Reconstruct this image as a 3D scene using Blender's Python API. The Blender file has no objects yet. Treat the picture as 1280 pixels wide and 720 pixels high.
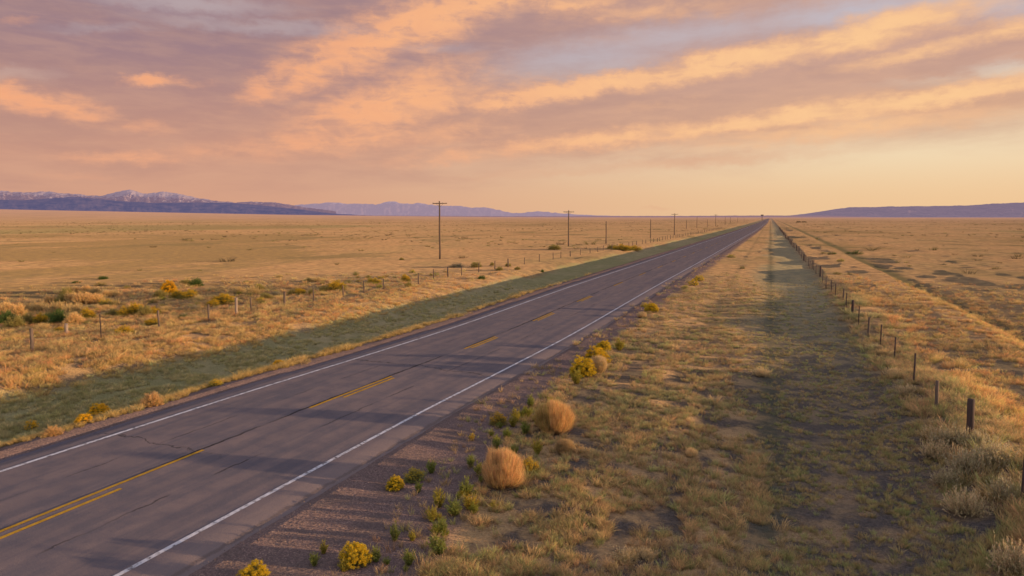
import bpy, math, random
import numpy as np
R = math.radians
sc = bpy.context.scene
col = sc.collection
rng = np.random.default_rng(7)
random.seed(7)

# ------------------------------------------------------------------ camera
F = 853.0            # focal length in pixels of a 1280 wide frame
HY, VX, CAMZ = 271.5, 963.0, 6.4
PITCH = math.atan((360 - HY) / F)
def _ray(x, y):
    dx = (x - 640) / F; dz = -(y - 360) / F
    return np.array([dx, math.cos(PITCH) + dz * math.sin(PITCH), -math.sin(PITCH) + dz * math.cos(PITCH)])
_v = _ray(VX, HY)
YAW = math.atan2(_v[0], _v[1])
def ray(x, y):
    d = _ray(x, y); c, s = math.cos(YAW), math.sin(YAW)
    return np.array([d[0] * c - d[1] * s, d[0] * s + d[1] * c, d[2]])
cd = bpy.data.cameras.new('camera'); cam = bpy.data.objects.new('camera', cd); col.objects.link(cam)
cam.location = (0, 0, CAMZ); cam.rotation_euler = (R(90) - PITCH, 0, YAW)
cd.sensor_width = 36; cd.lens = F / 1280 * 36; cd.clip_end = 200000; cd.clip_start = 0.1
sc.camera = cam
sc.view_settings.view_transform = 'Standard'; sc.view_settings.look = 'None'; sc.view_settings.exposure = 0

SUN_EL = R(4.1); SUN_ANG = R(11)         # the sun stands low to the right, 11 degrees past the road's square
SUN_DIR = np.array([math.cos(SUN_EL) * math.cos(SUN_ANG), math.cos(SUN_EL) * math.sin(SUN_ANG), math.sin(SUN_EL)])

# ------------------------------------------------------------------ numeric noise
def _h(i, j, s):
    n = (i * 374761393 + j * 668265263 + s * 974634777) & 0xFFFFFFFF
    n = ((n ^ (n >> 13)) * 1274126177) & 0xFFFFFFFF
    return ((n ^ (n >> 16)) & 0xFFFF) / 65535.0
def vnoise(x, y, s=0):
    x = np.asarray(x, float); y = np.asarray(y, float)
    i = np.floor(x).astype(np.int64); j = np.floor(y).astype(np.int64)
    u = x - i; v = y - j
    u = u * u * (3 - 2 * u); v = v * v * (3 - 2 * v)
    a = _h(i, j, s); b = _h(i + 1, j, s); c = _h(i, j + 1, s); d = _h(i + 1, j + 1, s)
    return (a + (b - a) * u) * (1 - v) + (c + (d - c) * u) * v
def fbm(x, y, s=0, n=4):
    t = 0; a = 0.5; k = 0
    for o in range(n):
        t = t + a * (vnoise(x, y, s + o) - 0.5) * 2; k += a
        x = x * 2.03 + 11.3; y = y * 2.03 + 7.7; a *= 0.5
    return t / k
def ss(a, b, x):
    t = np.clip((x - a) / (b - a), 0, 1); return t * t * (3 - 2 * t)

# ------------------------------------------------------------------ terrain
CY = [-100, 0, 20, 35, 55, 90, 120, 190, 350, 900, 3000]
CX = [0, 0, .15, .5, .9, 1.4, 1.75, 2.5, 4.3, 7.0, 7.0]
def shift(x, y):
    c = np.interp(y, CY, CX)
    return c * (1 - ss(-8, 3, np.asarray(x) - c * .5))
PX = [-400, -60, -40, -33.5, -30.4, -29.1, -27.6, -24.5, -22.4, -21.0, -20.2, -19.5, -14.5, -9.7, -8.5, -7, -4, -1, 1, 3.4, 4.6, 5.5, 6.6, 8, 11, 12.3, 13.4, 14.6, 21, 32, 60, 400]
PZ = [-.5, -.4, -.3, -.22, -.25, -.45, -1.0, -1.25, -.95, -.26, -.08, -.05, .04, -.05, -.09, -.13, -.16, -.21, -.31, -.34, -.24, -.04, .02, -.02, .10, .08, -.58, -.62, -.25, -.1, -.1, -.2]
def profile(u):
    return (np.interp(u - .3, PX, PZ) + np.interp(u, PX, PZ) * 2 + np.interp(u + .3, PX, PZ)) / 4
def rolling(x, y):
    d = np.hypot(x, y); a = np.degrees(np.arctan2(x, np.maximum(y, 1e-3)))
    left = np.interp(a, [-75, -57, -50, -40, -30, -22, -10, 15, 40, 60], [115, 100, 78, 45, 22, 8, 2, 0, 0, 0])
    far = ss(1500, 11000, d) * left
    return far
def height(x, y, road=False):
    x = np.asarray(x, float); y = np.asarray(y, float)
    u = x - shift(x, y)
    z = profile(u)
    z = np.where(np.abs(u + 14.55) < 5.2, z, z)
    onroad = 1 - ss(5.0, 6.2, np.abs(u + 14.55))
    d = np.hypot(x, y)
    wob = (fbm(x / 9, y / 9, 3) * .10 + fbm(x / 2.1, y / 3.0, 9, 3) * .045)
    big = fbm(x / 70, y / 90, 21, 3) * .45 * ss(8, 40, np.abs(u + 10) - 12) + fbm(x / 400, y / 500, 31, 3) * 1.2 * ss(60, 400, np.abs(u))
    z = z + (wob * (1 - onroad) * np.where((u > -20) | (u < -27), .8, .6)) + big
    z = z + np.exp(-((u - 6) / 1.6) ** 2) * (fbm(y / 9., x * 0, 55, 3) * .55 + .02) * ss(3.2, 4.6, u)
    z = z + fbm(x / 4., y / 6., 66, 3) * .24 * ss(-7, -3.5, u) * ss(5, 3, u)
    z = z + fbm(x / 3., y / 5., 67, 3) * .22 * ss(-34, -30, u) * ss(-22.5, -25, u)
    z = z + np.interp(u, [12.4, 13.6, 15, 22], [0, .3, .3, 0]) * ss(80, 170, y)
    z = z + fbm(x / 5., y / 9., 68, 3) * .22 * ss(8, 11, u) * ss(40, 25, u)
    dip = -.2 * np.exp(-((y - 36) / 16.) ** 2)
    return z + dip + rolling(x, y)
def at(px, py):
    """the point of the ground that stands behind a place in the photograph"""
    d = ray(px, py); t = CAMZ / -d[2]
    for _ in range(12):
        p = d * t; g = float(height(p[0], p[1])); t += .8 * ((CAMZ + p[2] - g) / -d[2])
    p = d * t
    return float(p[0]), float(p[1]), float(height(p[0], p[1]))
def span(px, x, y):      # metres across that show as px pixels at that distance
    dep = x * -math.sin(YAW) + y * math.cos(YAW)
    return px * dep / F

# ------------------------------------------------------------------ helpers
def tag(o, label=None, cat=None, group=None, kind=None):
    if label: o['label'] = label
    if cat: o['category'] = cat
    if group: o['group'] = group
    if kind: o['kind'] = kind
    return o
def link(name, me, mat=None, parent=None):
    o = bpy.data.objects.new(name, me); col.objects.link(o)
    if mat and not me.materials: me.materials.append(mat)
    if parent: o.parent = parent
    return o
def mesh_np(name, V, Fq, colr=None, attrs=None, smooth=False):
    me = bpy.data.meshes.new(name)
    V = np.asarray(V, np.float32); Fq = np.asarray(Fq, np.int32)
    me.vertices.add(len(V)); me.vertices.foreach_set('co', V.ravel())
    k = Fq.shape[1]
    me.loops.add(Fq.size); me.loops.foreach_set('vertex_index', Fq.ravel())
    me.polygons.add(len(Fq)); me.polygons.foreach_set('loop_start', np.arange(0, Fq.size, k, dtype=np.int32))
    if smooth: me.polygons.foreach_set('use_smooth', np.ones(len(Fq), bool))
    if colr is not None:
        a = me.color_attributes.new('tint', 'FLOAT_COLOR', 'POINT')
        c = np.ones((len(V), 4), np.float32); c[:, :3] = colr; a.data.foreach_set('color', c.ravel())
    for n, v in (attrs or {}).items():
        a = me.attributes.new(n, 'FLOAT', 'POINT'); a.data.foreach_set('value', np.asarray(v, np.float32).ravel())
    me.update(calc_edges=True)
    return me

class NT:
    """small wrapper for writing node trees"""
    def __init__(s, tree): s.t = tree; s.n = tree.nodes; s.n.clear()
    def add(s, ty, ins=None, **kw):
        n = s.n.new(ty)
        for k, v in kw.items(): setattr(n, k, v)
        for k, v in (ins or {}).items(): s.set(n.inputs[k], v)
        return n
    def set(s, sock, v):
        if isinstance(v, bpy.types.NodeSocket): s.t.links.new(v, sock)
        elif isinstance(v, bpy.types.Node): s.t.links.new(v.outputs[0], sock)
        else:
            if isinstance(v, (tuple, list)) and len(v) == 3 and sock.type == 'RGBA': v = (*v, 1)
            sock.default_value = v
    def m(s, op, a, b=None, c=None, clamp=False):
        n = s.n.new('ShaderNodeMath'); n.operation = op; n.use_clamp = clamp
        for i, v in enumerate((a, b, c)):
            if v is not None: s.set(n.inputs[i], v)
        return n.outputs[0]
    def vm(s, op, a, b=None, out=0):
        n = s.n.new('ShaderNodeVectorMath'); n.operation = op
        s.set(n.inputs[0], a)
        if b is not None: s.set(n.inputs[3 if op == 'SCALE' else 1], b)
        return n.outputs['Value'] if op in ('LENGTH', 'DOT_PRODUCT', 'DISTANCE') else n.outputs[0]
    def mix(s, f, a, b, blend='MIX'):
        n = s.n.new('ShaderNodeMix'); n.data_type = 'RGBA'; n.blend_type = blend; n.clamp_factor = True
        s.set(n.inputs[0], f); s.set(n.inputs[6], a); s.set(n.inputs[7], b); return n.outputs[2]
    def rng(s, v, a, b, c=0.0, d=1.0, smooth=True):
        n = s.n.new('ShaderNodeMapRange'); n.interpolation_type = 'SMOOTHSTEP' if smooth else 'LINEAR'; n.clamp = True
        for i, q in enumerate((v, a, b, c, d)): s.set(n.inputs[i], q)
        return n.outputs[0]
    def noise(s, vec, scale, detail=4, rough=.55, dist=0, out=0):
        n = s.n.new('ShaderNodeTexNoise'); s.set(n.inputs['Vector'], vec)
        n.inputs['Scale'].default_value = scale; n.inputs['Detail'].default_value = detail
        n.inputs['Roughness'].default_value = rough; n.inputs['Distortion'].default_value = dist
        return n.outputs[out]
    def attr(s, name, ty='GEOMETRY', out='Fac'):
        n = s.n.new('ShaderNodeAttribute'); n.attribute_name = name; n.attribute_type = ty; return n.outputs[out]
    def xyz(s, v):
        n = s.n.new('ShaderNodeSeparateXYZ'); s.set(n.inputs[0], v); return n.outputs
    def vec(s, x, y, z):
        n = s.n.new('ShaderNodeCombineXYZ')
        for i, q in enumerate((x, y, z)): s.set(n.inputs[i], q)
        return n.outputs[0]
def lin(r, g, b):
    f = lambda c: (c / 255 / 12.92) if c / 255 <= .04045 else ((c / 255 + .055) / 1.055) ** 2.4
    return (f(r), f(g), f(b))
def material(name):
    m = bpy.data.materials.new(name); m.use_nodes = True; m.cycles.use_bump_map_correction = False
    return m, NT(m.node_tree)

HAZE = lin(206, 162, 138)
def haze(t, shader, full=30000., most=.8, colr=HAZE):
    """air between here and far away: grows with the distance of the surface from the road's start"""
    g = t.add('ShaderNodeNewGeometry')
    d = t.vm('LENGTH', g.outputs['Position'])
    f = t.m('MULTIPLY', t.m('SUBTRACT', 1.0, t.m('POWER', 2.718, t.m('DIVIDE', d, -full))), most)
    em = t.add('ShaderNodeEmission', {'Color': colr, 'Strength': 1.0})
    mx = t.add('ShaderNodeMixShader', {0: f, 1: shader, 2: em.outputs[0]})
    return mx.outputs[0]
def out(t, sh): t.add('ShaderNodeOutputMaterial', {'Surface': sh})

# ------------------------------------------------------------------ sky
w = bpy.data.worlds.new('World'); sc.world = w; w.use_nodes = True
t = NT(w.node_tree)
tc = t.add('ShaderNodeTexCoord')
D = t.xyz(tc.outputs['Generated'])
DEG = 180 / math.pi
az = t.m('MULTIPLY', t.m('ARCTAN2', D[0], D[1]), DEG)            # degrees right of the road's heading
el = t.m('MULTIPLY', t.m('ARCSINE', D[2]), DEG)
def ae(px, py):
    d = ray(px, py); d = d / np.linalg.norm(d)
    return math.degrees(math.atan2(d[0], d[1])), math.degrees(math.asin(d[2]))
P0 = t.vec(az, el, 0.0)
# long drifting streaks: noise stretched along the wind
strk = t.add('ShaderNodeMapping', {'Vector': P0, 'Rotation': (0, 0, R(-8)), 'Scale': (.055, .26, 1)}, vector_type='POINT')
n1 = t.noise(strk.outputs[0], 1.6, 7, .58, .35)
n2 = t.noise(t.vm('ADD', strk.outputs[0], (7.3, 3.1, 0)), 4.5, 6, .6, .2)
puf = t.noise(t.vm('MULTIPLY', P0, (.34, .62, 1)), 1.25, 6, .6, .6)
wv = t.add('ShaderNodeVectorMath', {0: t.noise(t.vm('MULTIPLY', P0, (.09, .3, 1)), 1.3, 6, .62, 0, 1), 1: (.5, .5, .5)}, operation='SUBTRACT')
wv2 = t.add('ShaderNodeVectorMath', {0: t.noise(t.vm('MULTIPLY', P0, (.5, .8, 1)), 1.4, 5, .62, 0, 1), 1: (.5, .5, .5)}, operation='SUBTRACT')
P = t.vm('ADD', t.vm('ADD', P0, t.vm('MULTIPLY', wv.outputs[0], (7, 1.5, 0))), t.vm('MULTIPLY', wv2.outputs[0], (1.9, 1.25, 0)))
def blob(cx, cy, rx, ry, ang=0, amp=1.0, core=.0):
    """one soft elongated cloud mass, placed by azimuth and elevation"""
    a0, e0 = ae(cx, cy)
    ca, sa = math.cos(R(ang)), math.sin(R(ang))
    a1, e1 = ae(cx + rx * ca, cy + rx * sa)
    a2, e2 = ae(cx - rx * ca, cy - rx * sa)
    hx = math.hypot(a1 - a2, e1 - e2) / 2; th = math.atan2(e1 - e2, a1 - a2)
    mp = t.add('ShaderNodeMapping', {'Vector': P, 'Location': (a0, e0, 0), 'Rotation': (0, 0, th), 'Scale': (hx, ry / 14.0, 1)}, vector_type='TEXTURE')
    ln = t.vm('LENGTH', mp.outputs[0])
    return t.rng(ln, 1.75, core, 0, amp)
def total(bl):
    acc = None
    for b in bl:
        acc = b if acc is None else t.m('MAXIMUM', acc, b)
    return acc
lit = total([blob(*a) for a in [
    (505, 38, 170, 30, -21, 1.0), (400, 85, 70, 20, -30, .9), (610, 0, 130, 22, -12, 1.0), (335, 108, 40, 14, -30, .75),
    (490, 132, 130, 36, -16, .95), (425, 172, 150, 20, -6, .72), (340, 100, 60, 16, -30, .7), (560, 165, 90, 14, -8, .55), (640, 120, 70, 18, -14, .6),
    (660, 122, 110, 11, -9, 1.0), (740, 106, 150, 13, -10, 1.05), (900, 80, 160, 15, -12, 1.1), (1080, 42, 170, 15, -13, 1.0), (980, 66, 160, 14, -13, .9), (800, 98, 170, 13, -10, .9),
    (1160, 62, 150, 9, -13, .75), (1260, 36, 60, 12, -6, .8),
    (1180, 120, 220, 12, -10, 1.0), (960, 150, 220, 12, -8, 1.0), (760, 172, 190, 12, -6, .9), (1060, 160, 260, 14, -7, .7), (600, 192, 150, 12, -5, .6),
    (60, 132, 85, 13, 9, .9), (0, 118, 60, 13, 9, .95), (160, 155, 70, 9, 3, .5), (188, 99, 42, 6, -1, .8), (240, 103, 40, 6, 0, .45),
    (170, 197, 95, 7, -1, .6), (300, 182, 120, 12, -6, .5), (100, 222, 60, 6, 0, .3), (800, 15, 140, 11, -4, .55), (720, 3, 60, 10, -5, .7),
    (30, 27, 26, 6, 0, .35), (830, 130, 70, 9, -8, .35)]])
gap = total([blob(*a) for a in [
    (230, 6, 120, 8, 3, .9), (320, 32, 140, 7, 4, .7), (15, 94, 60, 6, 0, .7), (120, 36, 60, 5, 0, .45), (730, 72, 120, 20, -9, .95), (660, 88, 70, 8, -4, .7), (850, 45, 120, 16, -9, .8),
    (1080, 14, 200, 14, -7, 1.0), (1250, 4, 90, 15, 0, .85), (1275, 85, 60, 8, 0, .8), (560, 62, 60, 6, 0, .4), (1180, 100, 90, 5, -5, .3)]])
thin = total([blob(*a) for a in [(880, 201, 130, 6, -4, .9), (700, 217, 90, 4, -2, .5), (620, 222, 60, 4, 0, .4), (830, 260, 20, 2.5, 0, .5)]])
# how the veil of grey cloud thins out towards the horizon
edge = t.m('ADD', t.m('MULTIPLY', t.m('ADD', az, 20), .052), 3.3)
veil = t.rng(t.m('SUBTRACT', t.m('ADD', el, t.m('MULTIPLY', t.m('SUBTRACT', n1, .5), 5.0)), edge), -1.6, 3.4)
veil = t.m('MULTIPLY', veil, t.m('SUBTRACT', 1.0, t.m('MULTIPLY', gap, t.rng(n2, .3, .65, .75, 1.0))))
azf = t.rng(az, -48, 12)
hor = t.mix(azf, lin(224, 168, 140), lin(250, 208, 160))
mid = t.mix(azf, lin(214, 166, 146), lin(252, 230, 194))
top = t.mix(azf, lin(190, 170, 174), lin(203, 192, 200))
clear = t.mix(t.rng(el, .5, 6.5), hor, mid)
clear = t.mix(t.rng(el, 7, 13), clear, top)
nish = t.add('ShaderNodeTexSky', sky_type='NISHITA', sun_disc=False)
nish.sun_elevation = SUN_EL; nish.sun_rotation = R(90) - SUN_ANG
nish.air_density = 1.2; nish.dust_density = 2.0
clear = t.mix(.12, clear, t.vm('SCALE', nish.outputs[0], .12))
mauve = t.mix(t.rng(el, 3.5, 14), t.mix(azf, lin(204, 152, 130), lin(220, 170, 136)), t.mix(azf, lin(152, 122, 131), lin(200, 158, 142)))
mauve = t.mix(t.rng(n2, .35, .7, 0, .35), mauve, t.mix(.5, mauve, lin(238, 184, 146)))
mauve = t.mix(t.rng(n1, .38, .68, 0, .32), mauve, lin(168, 131, 126))
c = t.mix(t.m('MULTIPLY', veil, .93), clear, mauve)
tex = t.m('ADD', t.m('MULTIPLY', t.rng(n2, .32, .66), .5), t.m('MULTIPLY', t.rng(puf, .36, .64), .62))
litf = t.m('MULTIPLY', lit, t.m('ADD', t.rng(az, -25, 10, .50, .68), t.m('MULTIPLY', tex, t.rng(az, -25, 10, .72, .45))))
litc = t.mix(t.rng(az, -45, 8), lin(250, 176, 128), lin(255, 206, 150))
litc = t.mix(t.m('MULTIPLY', t.rng(puf, .35, .7), .38), litc, t.mix(azf, lin(226, 158, 128), lin(240, 186, 146)))
litc = t.mix(t.rng(litf, .45, 1.15), t.mix(.45, litc, lin(226, 168, 138)), litc)
c = t.mix(t.rng(litf, .06, .92, 0, .98), c, litc)
c = t.mix(t.m('MULTIPLY', thin, .55), c, lin(222, 168, 135))
# the rest of the dome, high and behind: unseen blue-grey cloud, brightened to lift the ambient light
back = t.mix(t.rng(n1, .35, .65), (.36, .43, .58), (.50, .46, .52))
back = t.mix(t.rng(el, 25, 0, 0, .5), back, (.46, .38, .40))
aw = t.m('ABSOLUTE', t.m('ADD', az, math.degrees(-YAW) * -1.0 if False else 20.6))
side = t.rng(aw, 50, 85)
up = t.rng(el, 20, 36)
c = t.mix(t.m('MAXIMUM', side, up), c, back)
c = t.mix(t.rng(el, -.2, -2.0), c, (.16, .11, .08))
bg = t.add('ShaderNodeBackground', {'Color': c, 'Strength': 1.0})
# the Nishita sky as daylight term of its own
bg2 = t.add('ShaderNodeBackground', {'Color': nish.outputs[0], 'Strength': .05})
ads = t.add('ShaderNodeAddShader', {0: bg.outputs[0], 1: bg2.outputs[0]})
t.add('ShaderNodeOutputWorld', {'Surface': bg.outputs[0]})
w.cycles.sampling_method = 'MANUAL'; w.cycles.sample_map_resolution = 512

sl = bpy.data.lights.new('sun', 'SUN'); sl.energy = 5.0; sl.angle = R(.55); sl.color = (1.0, .66, .36)
so = bpy.data.objects.new('sun', sl); col.objects.link(so)
from mathutils import Vector
so.rotation_euler = Vector(SUN_DIR).to_track_quat('Z', 'Y').to_euler()

# ------------------------------------------------------------------ the ground sheet
def axis(inner, step, outer, n, neg=True):
    a = np.arange(0, inner, step)
    b = inner * (outer / inner) ** (np.linspace(0, 1, n))
    return np.concatenate([a, b])
xr = axis(34, .28, 52000, 110); xl = axis(44, .28, 52000, 120)
gx = np.concatenate([-xl[::-1], xr[1:]])
gy = np.concatenate([-3000 * .02 ** np.linspace(0, 1, 10), np.arange(-55, 4, 3.), np.arange(4, 60, .35), 60 * (52000 / 60) ** np.linspace(0, 1, 520)])
X, Y = np.meshgrid(gx, gy)
U = X - shift(X, Y)
Z = height(X, Y)
Z = Z - .07 * (np.abs(U + 14.55) < 4.72)
nx, ny = len(gx), len(gy)
idx = np.arange(nx * ny).reshape(ny, nx)
quads = np.stack([idx[:-1, :-1], idx[:-1, 1:], idx[1:, 1:], idx[1:, :-1]], -1).reshape(-1, 4)
wobx = fbm(X / 1.7, Y / 2.5, 40, 3) * .55
def vergeedge(y): return np.interp(y, [8, 15, 22, 36, 70, 200], [-5.4, -6.5, -7.9, -8.3, -8.4, -8.6])
Uw = U + wobx
gravel = ss(vergeedge(Y) + .45, vergeedge(Y) - .45, Uw) * ss(-20.6, -20.1, Uw - .35 * wobx)
green = ss(-29.3, -28.0, U + wobx * 1.6 + fbm(X / 6, Y / 9, 48, 3) * 1.2) * ss(-20.9, -21.7, U + wobx * .3)
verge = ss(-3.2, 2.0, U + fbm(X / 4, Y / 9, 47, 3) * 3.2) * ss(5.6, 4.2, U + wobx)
track = np.exp(-((X - .25 - .15 * fbm(X * 0, Y / 20, 5)) / .42) ** 2) * .9 + np.exp(-((X + 3.45) / .3) ** 2) * .45 * ss(12, 40, Y)
ditch = np.exp(-((U - 14.0) / 1.2) ** 2)
far_g = ss(.25, .6, fbm(X / 160, Y / 240, 60, 4) + .15 * fbm(X / 12, Y / 12, 64, 2)) * ss(-30, -45, X) + ss(.3, .6, fbm(X / 60, Y / 180, 70, 4)) * ss(20, 40, X)
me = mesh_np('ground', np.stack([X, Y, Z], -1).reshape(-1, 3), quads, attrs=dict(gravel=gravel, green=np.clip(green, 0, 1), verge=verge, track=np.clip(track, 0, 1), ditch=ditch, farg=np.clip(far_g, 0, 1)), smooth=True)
mat, t = material('prairie_ground')
g = t.add('ShaderNodeNewGeometry'); pos = g.outputs['Position']
p = t.xyz(pos)
dist = t.vm('LENGTH', pos)
flat = t.vec(p[0], p[1], 0.0)
nf = t.noise(flat, 9.0, 8, .75); lt = t.noise(flat, 38.0, 4, .75); nm = t.noise(flat, .8, 4, .6); nb = t.noise(t.vm('MULTIPLY', flat, (1, .55, 1)), .06, 7, .7); nc = t.noise(t.vm('MULTIPLY', flat, (1, .7, 1)), .006, 9, .72)
straw = t.mix(t.rng(nm, .35, .65), (.56, .35, .175), (.43, .27, .13))
straw = t.mix(t.rng(nb, .42, .62, 0, .7), straw, (.36, .27, .13))
straw = t.mix(t.rng(nc, .45, .62, 0, .75), straw, (.42, .25, .125))
straw = t.mix(t.rng(nf, .45, .7, 0, .5), straw, (.30, .23, .13))
straw = t.mix(t.m('MULTIPLY', t.attr('farg'), .75), straw, (.27, .24, .10))
greenc = t.mix(t.rng(nm, .35, .65), (.36, .31, .16), (.50, .40, .22))
greenc = t.mix(t.rng(nb, .4, .6, 0, .6), greenc, (.28, .28, .12))
straw = t.mix(t.rng(nc, .51, .57, 0, .7), straw, (.27, .20, .085))
straw = t.mix(t.m('MULTIPLY', t.rng(nb, .54, .60, 0, .65), t.rng(dist, 60, 140)), straw, (.22, .17, .08))
cl = t.mix(t.attr('green'), straw, greenc)
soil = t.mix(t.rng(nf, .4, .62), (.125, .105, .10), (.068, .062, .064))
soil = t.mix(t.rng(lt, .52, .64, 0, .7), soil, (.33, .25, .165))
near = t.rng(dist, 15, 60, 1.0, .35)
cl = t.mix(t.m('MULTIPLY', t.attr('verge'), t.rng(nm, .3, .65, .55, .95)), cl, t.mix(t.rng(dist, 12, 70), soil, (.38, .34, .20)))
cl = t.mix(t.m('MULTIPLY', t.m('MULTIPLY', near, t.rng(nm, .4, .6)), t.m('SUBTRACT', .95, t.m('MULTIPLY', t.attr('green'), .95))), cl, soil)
cl = t.mix(t.m('MULTIPLY', t.attr('track'), t.rng(nm, .3, .6, .35, .8)), cl, (.10, .105, .07))
cl = t.mix(t.m('MULTIPLY', t.attr('ditch'), .8), cl, (.10, .11, .06))
vo = t.add('ShaderNodeTexVoronoi', {'Vector': flat, 'Scale': 44.0})
sv = t.xyz(vo.outputs['Color'])
grv = t.mix(t.rng(sv[0], .2, .9), (.15, .105, .10), (.25, .168, .15))
grv = t.mix(t.rng(sv[1], .86, .96), grv, (.36, .25, .20))
grv = t.mix(t.rng(nm, .4, .65, 0, .55), grv, (.12, .095, .09))
cl = t.mix(t.attr('gravel'), cl, grv)
# grass stands up: its blades face every way, so the normals scatter, with an added lean sunward to brighten the ground
rn = t.add('ShaderNodeVectorMath', {0: t.noise(flat, 16.0, 3, .7, 0, 1), 1: (.5, .5, .5)}, operation='SUBTRACT')
amp = t.m('MULTIPLY', t.m('SUBTRACT', 1.0, t.m('MULTIPLY', t.attr('gravel'), .7)), t.m('SUBTRACT', 1.0, t.m('MULTIPLY', t.attr('verge'), .3)))
rv = t.vm('ADD', t.vm('MULTIPLY', rn.outputs[0], (8.5, 8.5, 0)), (t.rng(dist, 25, 120, .45, 1.0) if False else .7, .12, 0))
nrm = t.vm('NORMALIZE', t.vm('ADD', t.vm('SCALE', g.outputs['Normal'], .8), t.vm('SCALE', rv, amp)))
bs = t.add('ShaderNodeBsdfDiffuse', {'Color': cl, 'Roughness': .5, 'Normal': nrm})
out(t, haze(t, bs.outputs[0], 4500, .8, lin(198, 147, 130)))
ground = link('ground', me, mat); tag(ground, kind='structure')

# ------------------------------------------------------------------ road and its paint
def ribbon(name, u0, u1, y0, y1, lift, mat, cols=2, step=None, kind='structure', edge_drop=0.0, jit=0.0):
    ys = [y0]
    while ys[-1] < y1:
        ys.append(min(y1, ys[-1] + (step or max(.5, ys[-1] * .02))))
    ys = np.array(ys); us = np.linspace(u0, u1, cols)
    c = np.interp(ys, CY, CX)[:, None]
    XX = us[None, :] + c + 0 * ys[:, None]; YY = ys[:, None] + 0 * us[None, :]
    if jit:
        jx = fbm(ys / .5, ys * 0, 91, 4) * jit
        XX[:, -1] += jx; XX[:, 0] += fbm(ys / .6, ys * 0 + 3, 95, 4) * jit * .6
    ZZ = roadz(us)[None, :] + road_far(YY) + lift
    if edge_drop: ZZ[:, 0] -= edge_drop; ZZ[:, -1] -= edge_drop
    idx = np.arange(XX.size).reshape(XX.shape)
    q = np.stack([idx[:-1, :-1], idx[:-1, 1:], idx[1:, 1:], idx[1:, :-1]], -1).reshape(-1, 4)
    me = mesh_np(name, np.stack([XX, YY, ZZ], -1).reshape(-1, 3), q, smooth=True)
    o = link(name, me, mat); tag(o, kind=kind); return o
def roadz(u): return np.interp(u, [-19.4, -14.5, -9.7], [-.05, .04, -.05])
def road_far(y): return -.2 * np.exp(-((y - 36) / 16.) ** 2) + 0 * y

mat, t = material('asphalt')
g = t.add('ShaderNodeNewGeometry'); pos = g.outputs['Position']; p = t.xyz(pos)
flat = t.vec(p[0], p[1], 0.0)
# lateral place on the carriageway, following its slow bend
crv = t.add('ShaderNodeFloatCurve', {'Value': t.m('DIVIDE', p[1], 900.0)})
cm = crv.mapping.curves[0]
pts = [(y / 900., x / 8.) for y, x in zip(CY, CX) if 0 <= y <= 900]
while len(cm.points) < len(pts): cm.points.new(.5, .5)
for q, (a, b) in zip(cm.points, pts): q.location = (a, b); q.handle_type = 'VECTOR'
crv.mapping.update()
u = t.m('SUBTRACT', p[0], t.m('MULTIPLY', crv.outputs[0], 8.0))
fine = t.noise(flat, 55.0, 3, .7); med = t.noise(flat, 1.3, 5, .6); lng = t.noise(t.vm('MULTIPLY', t.vec(u, p[1], 0.0), (2.2, .12, 1)), 1.0, 5, .6)
c = t.mix(t.rng(fine, .35, .68), (.155, .12, .126), (.25, .188, .18))
c = t.mix(t.rng(med, .4, .65, 0, .6), c, (.105, .095, .118))
c = t.mix(t.rng(lng, .42, .62, 0, .55), c, (.088, .086, .112))
for cu in (-17.3, -15.6, -13.5, -11.7):      # wheel paths, polished a little darker
    wp = t.rng(t.m('ABSOLUTE', t.m('SUBTRACT', u, cu)), .55, .05, 0, .28)
    c = t.mix(wp, c, (.11, .095, .112))
cw = t.add('ShaderNodeVectorMath', {0: t.noise(flat, .9, 5, .6, 0, 1), 1: (.5, .5, .5)}, operation='SUBTRACT')
wu = t.m('ADD', u, t.m('MULTIPLY', t.m('SUBTRACT', t.noise(t.vec(u, p[1], 0.0), 1.4, 5, .65), .5), .32))
def crack(cu, wd, amt, gate=None):
    global c
    k = t.rng(t.m('ABSOLUTE', t.m('SUBTRACT', wu, cu)), wd, wd * .3, 0, amt)
    if gate is not None: k = t.m('MULTIPLY', k, gate)
    c = t.mix(k, c, (.018, .013, .015))
gate = t.rng(t.noise(t.vec(0.0, p[1], 0.0), .35, 3), .45, .55)
crack(-14.62, .07, .95, t.rng(t.noise(t.vec(0.0, p[1], 3.0), .25, 3), .35, .5)); crack(-12.9, .04, .7, gate); crack(-16.2, .035, .6, t.m('SUBTRACT', 1.0, gate))
crack(-9.98, .075, .95); crack(-18.75, .12, .5)
# transverse cracks
wy = t.m('ADD', p[1], t.m('MULTIPLY', t.m('SUBTRACT', t.noise(t.vec(u, p[1], 0.0), .8, 5, .65), .5), 1.6))
wy = t.m('ADD', wy, t.m('MULTIPLY', u, .12))
sw = t.m('PINGPONG', wy, 6.1)
c = t.mix(t.m('MULTIPLY', t.rng(sw, .05, .01, 0, .85), t.rng(t.noise(flat, .12, 2), .48, .56)), c, (.03, .025, .03))
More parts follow.
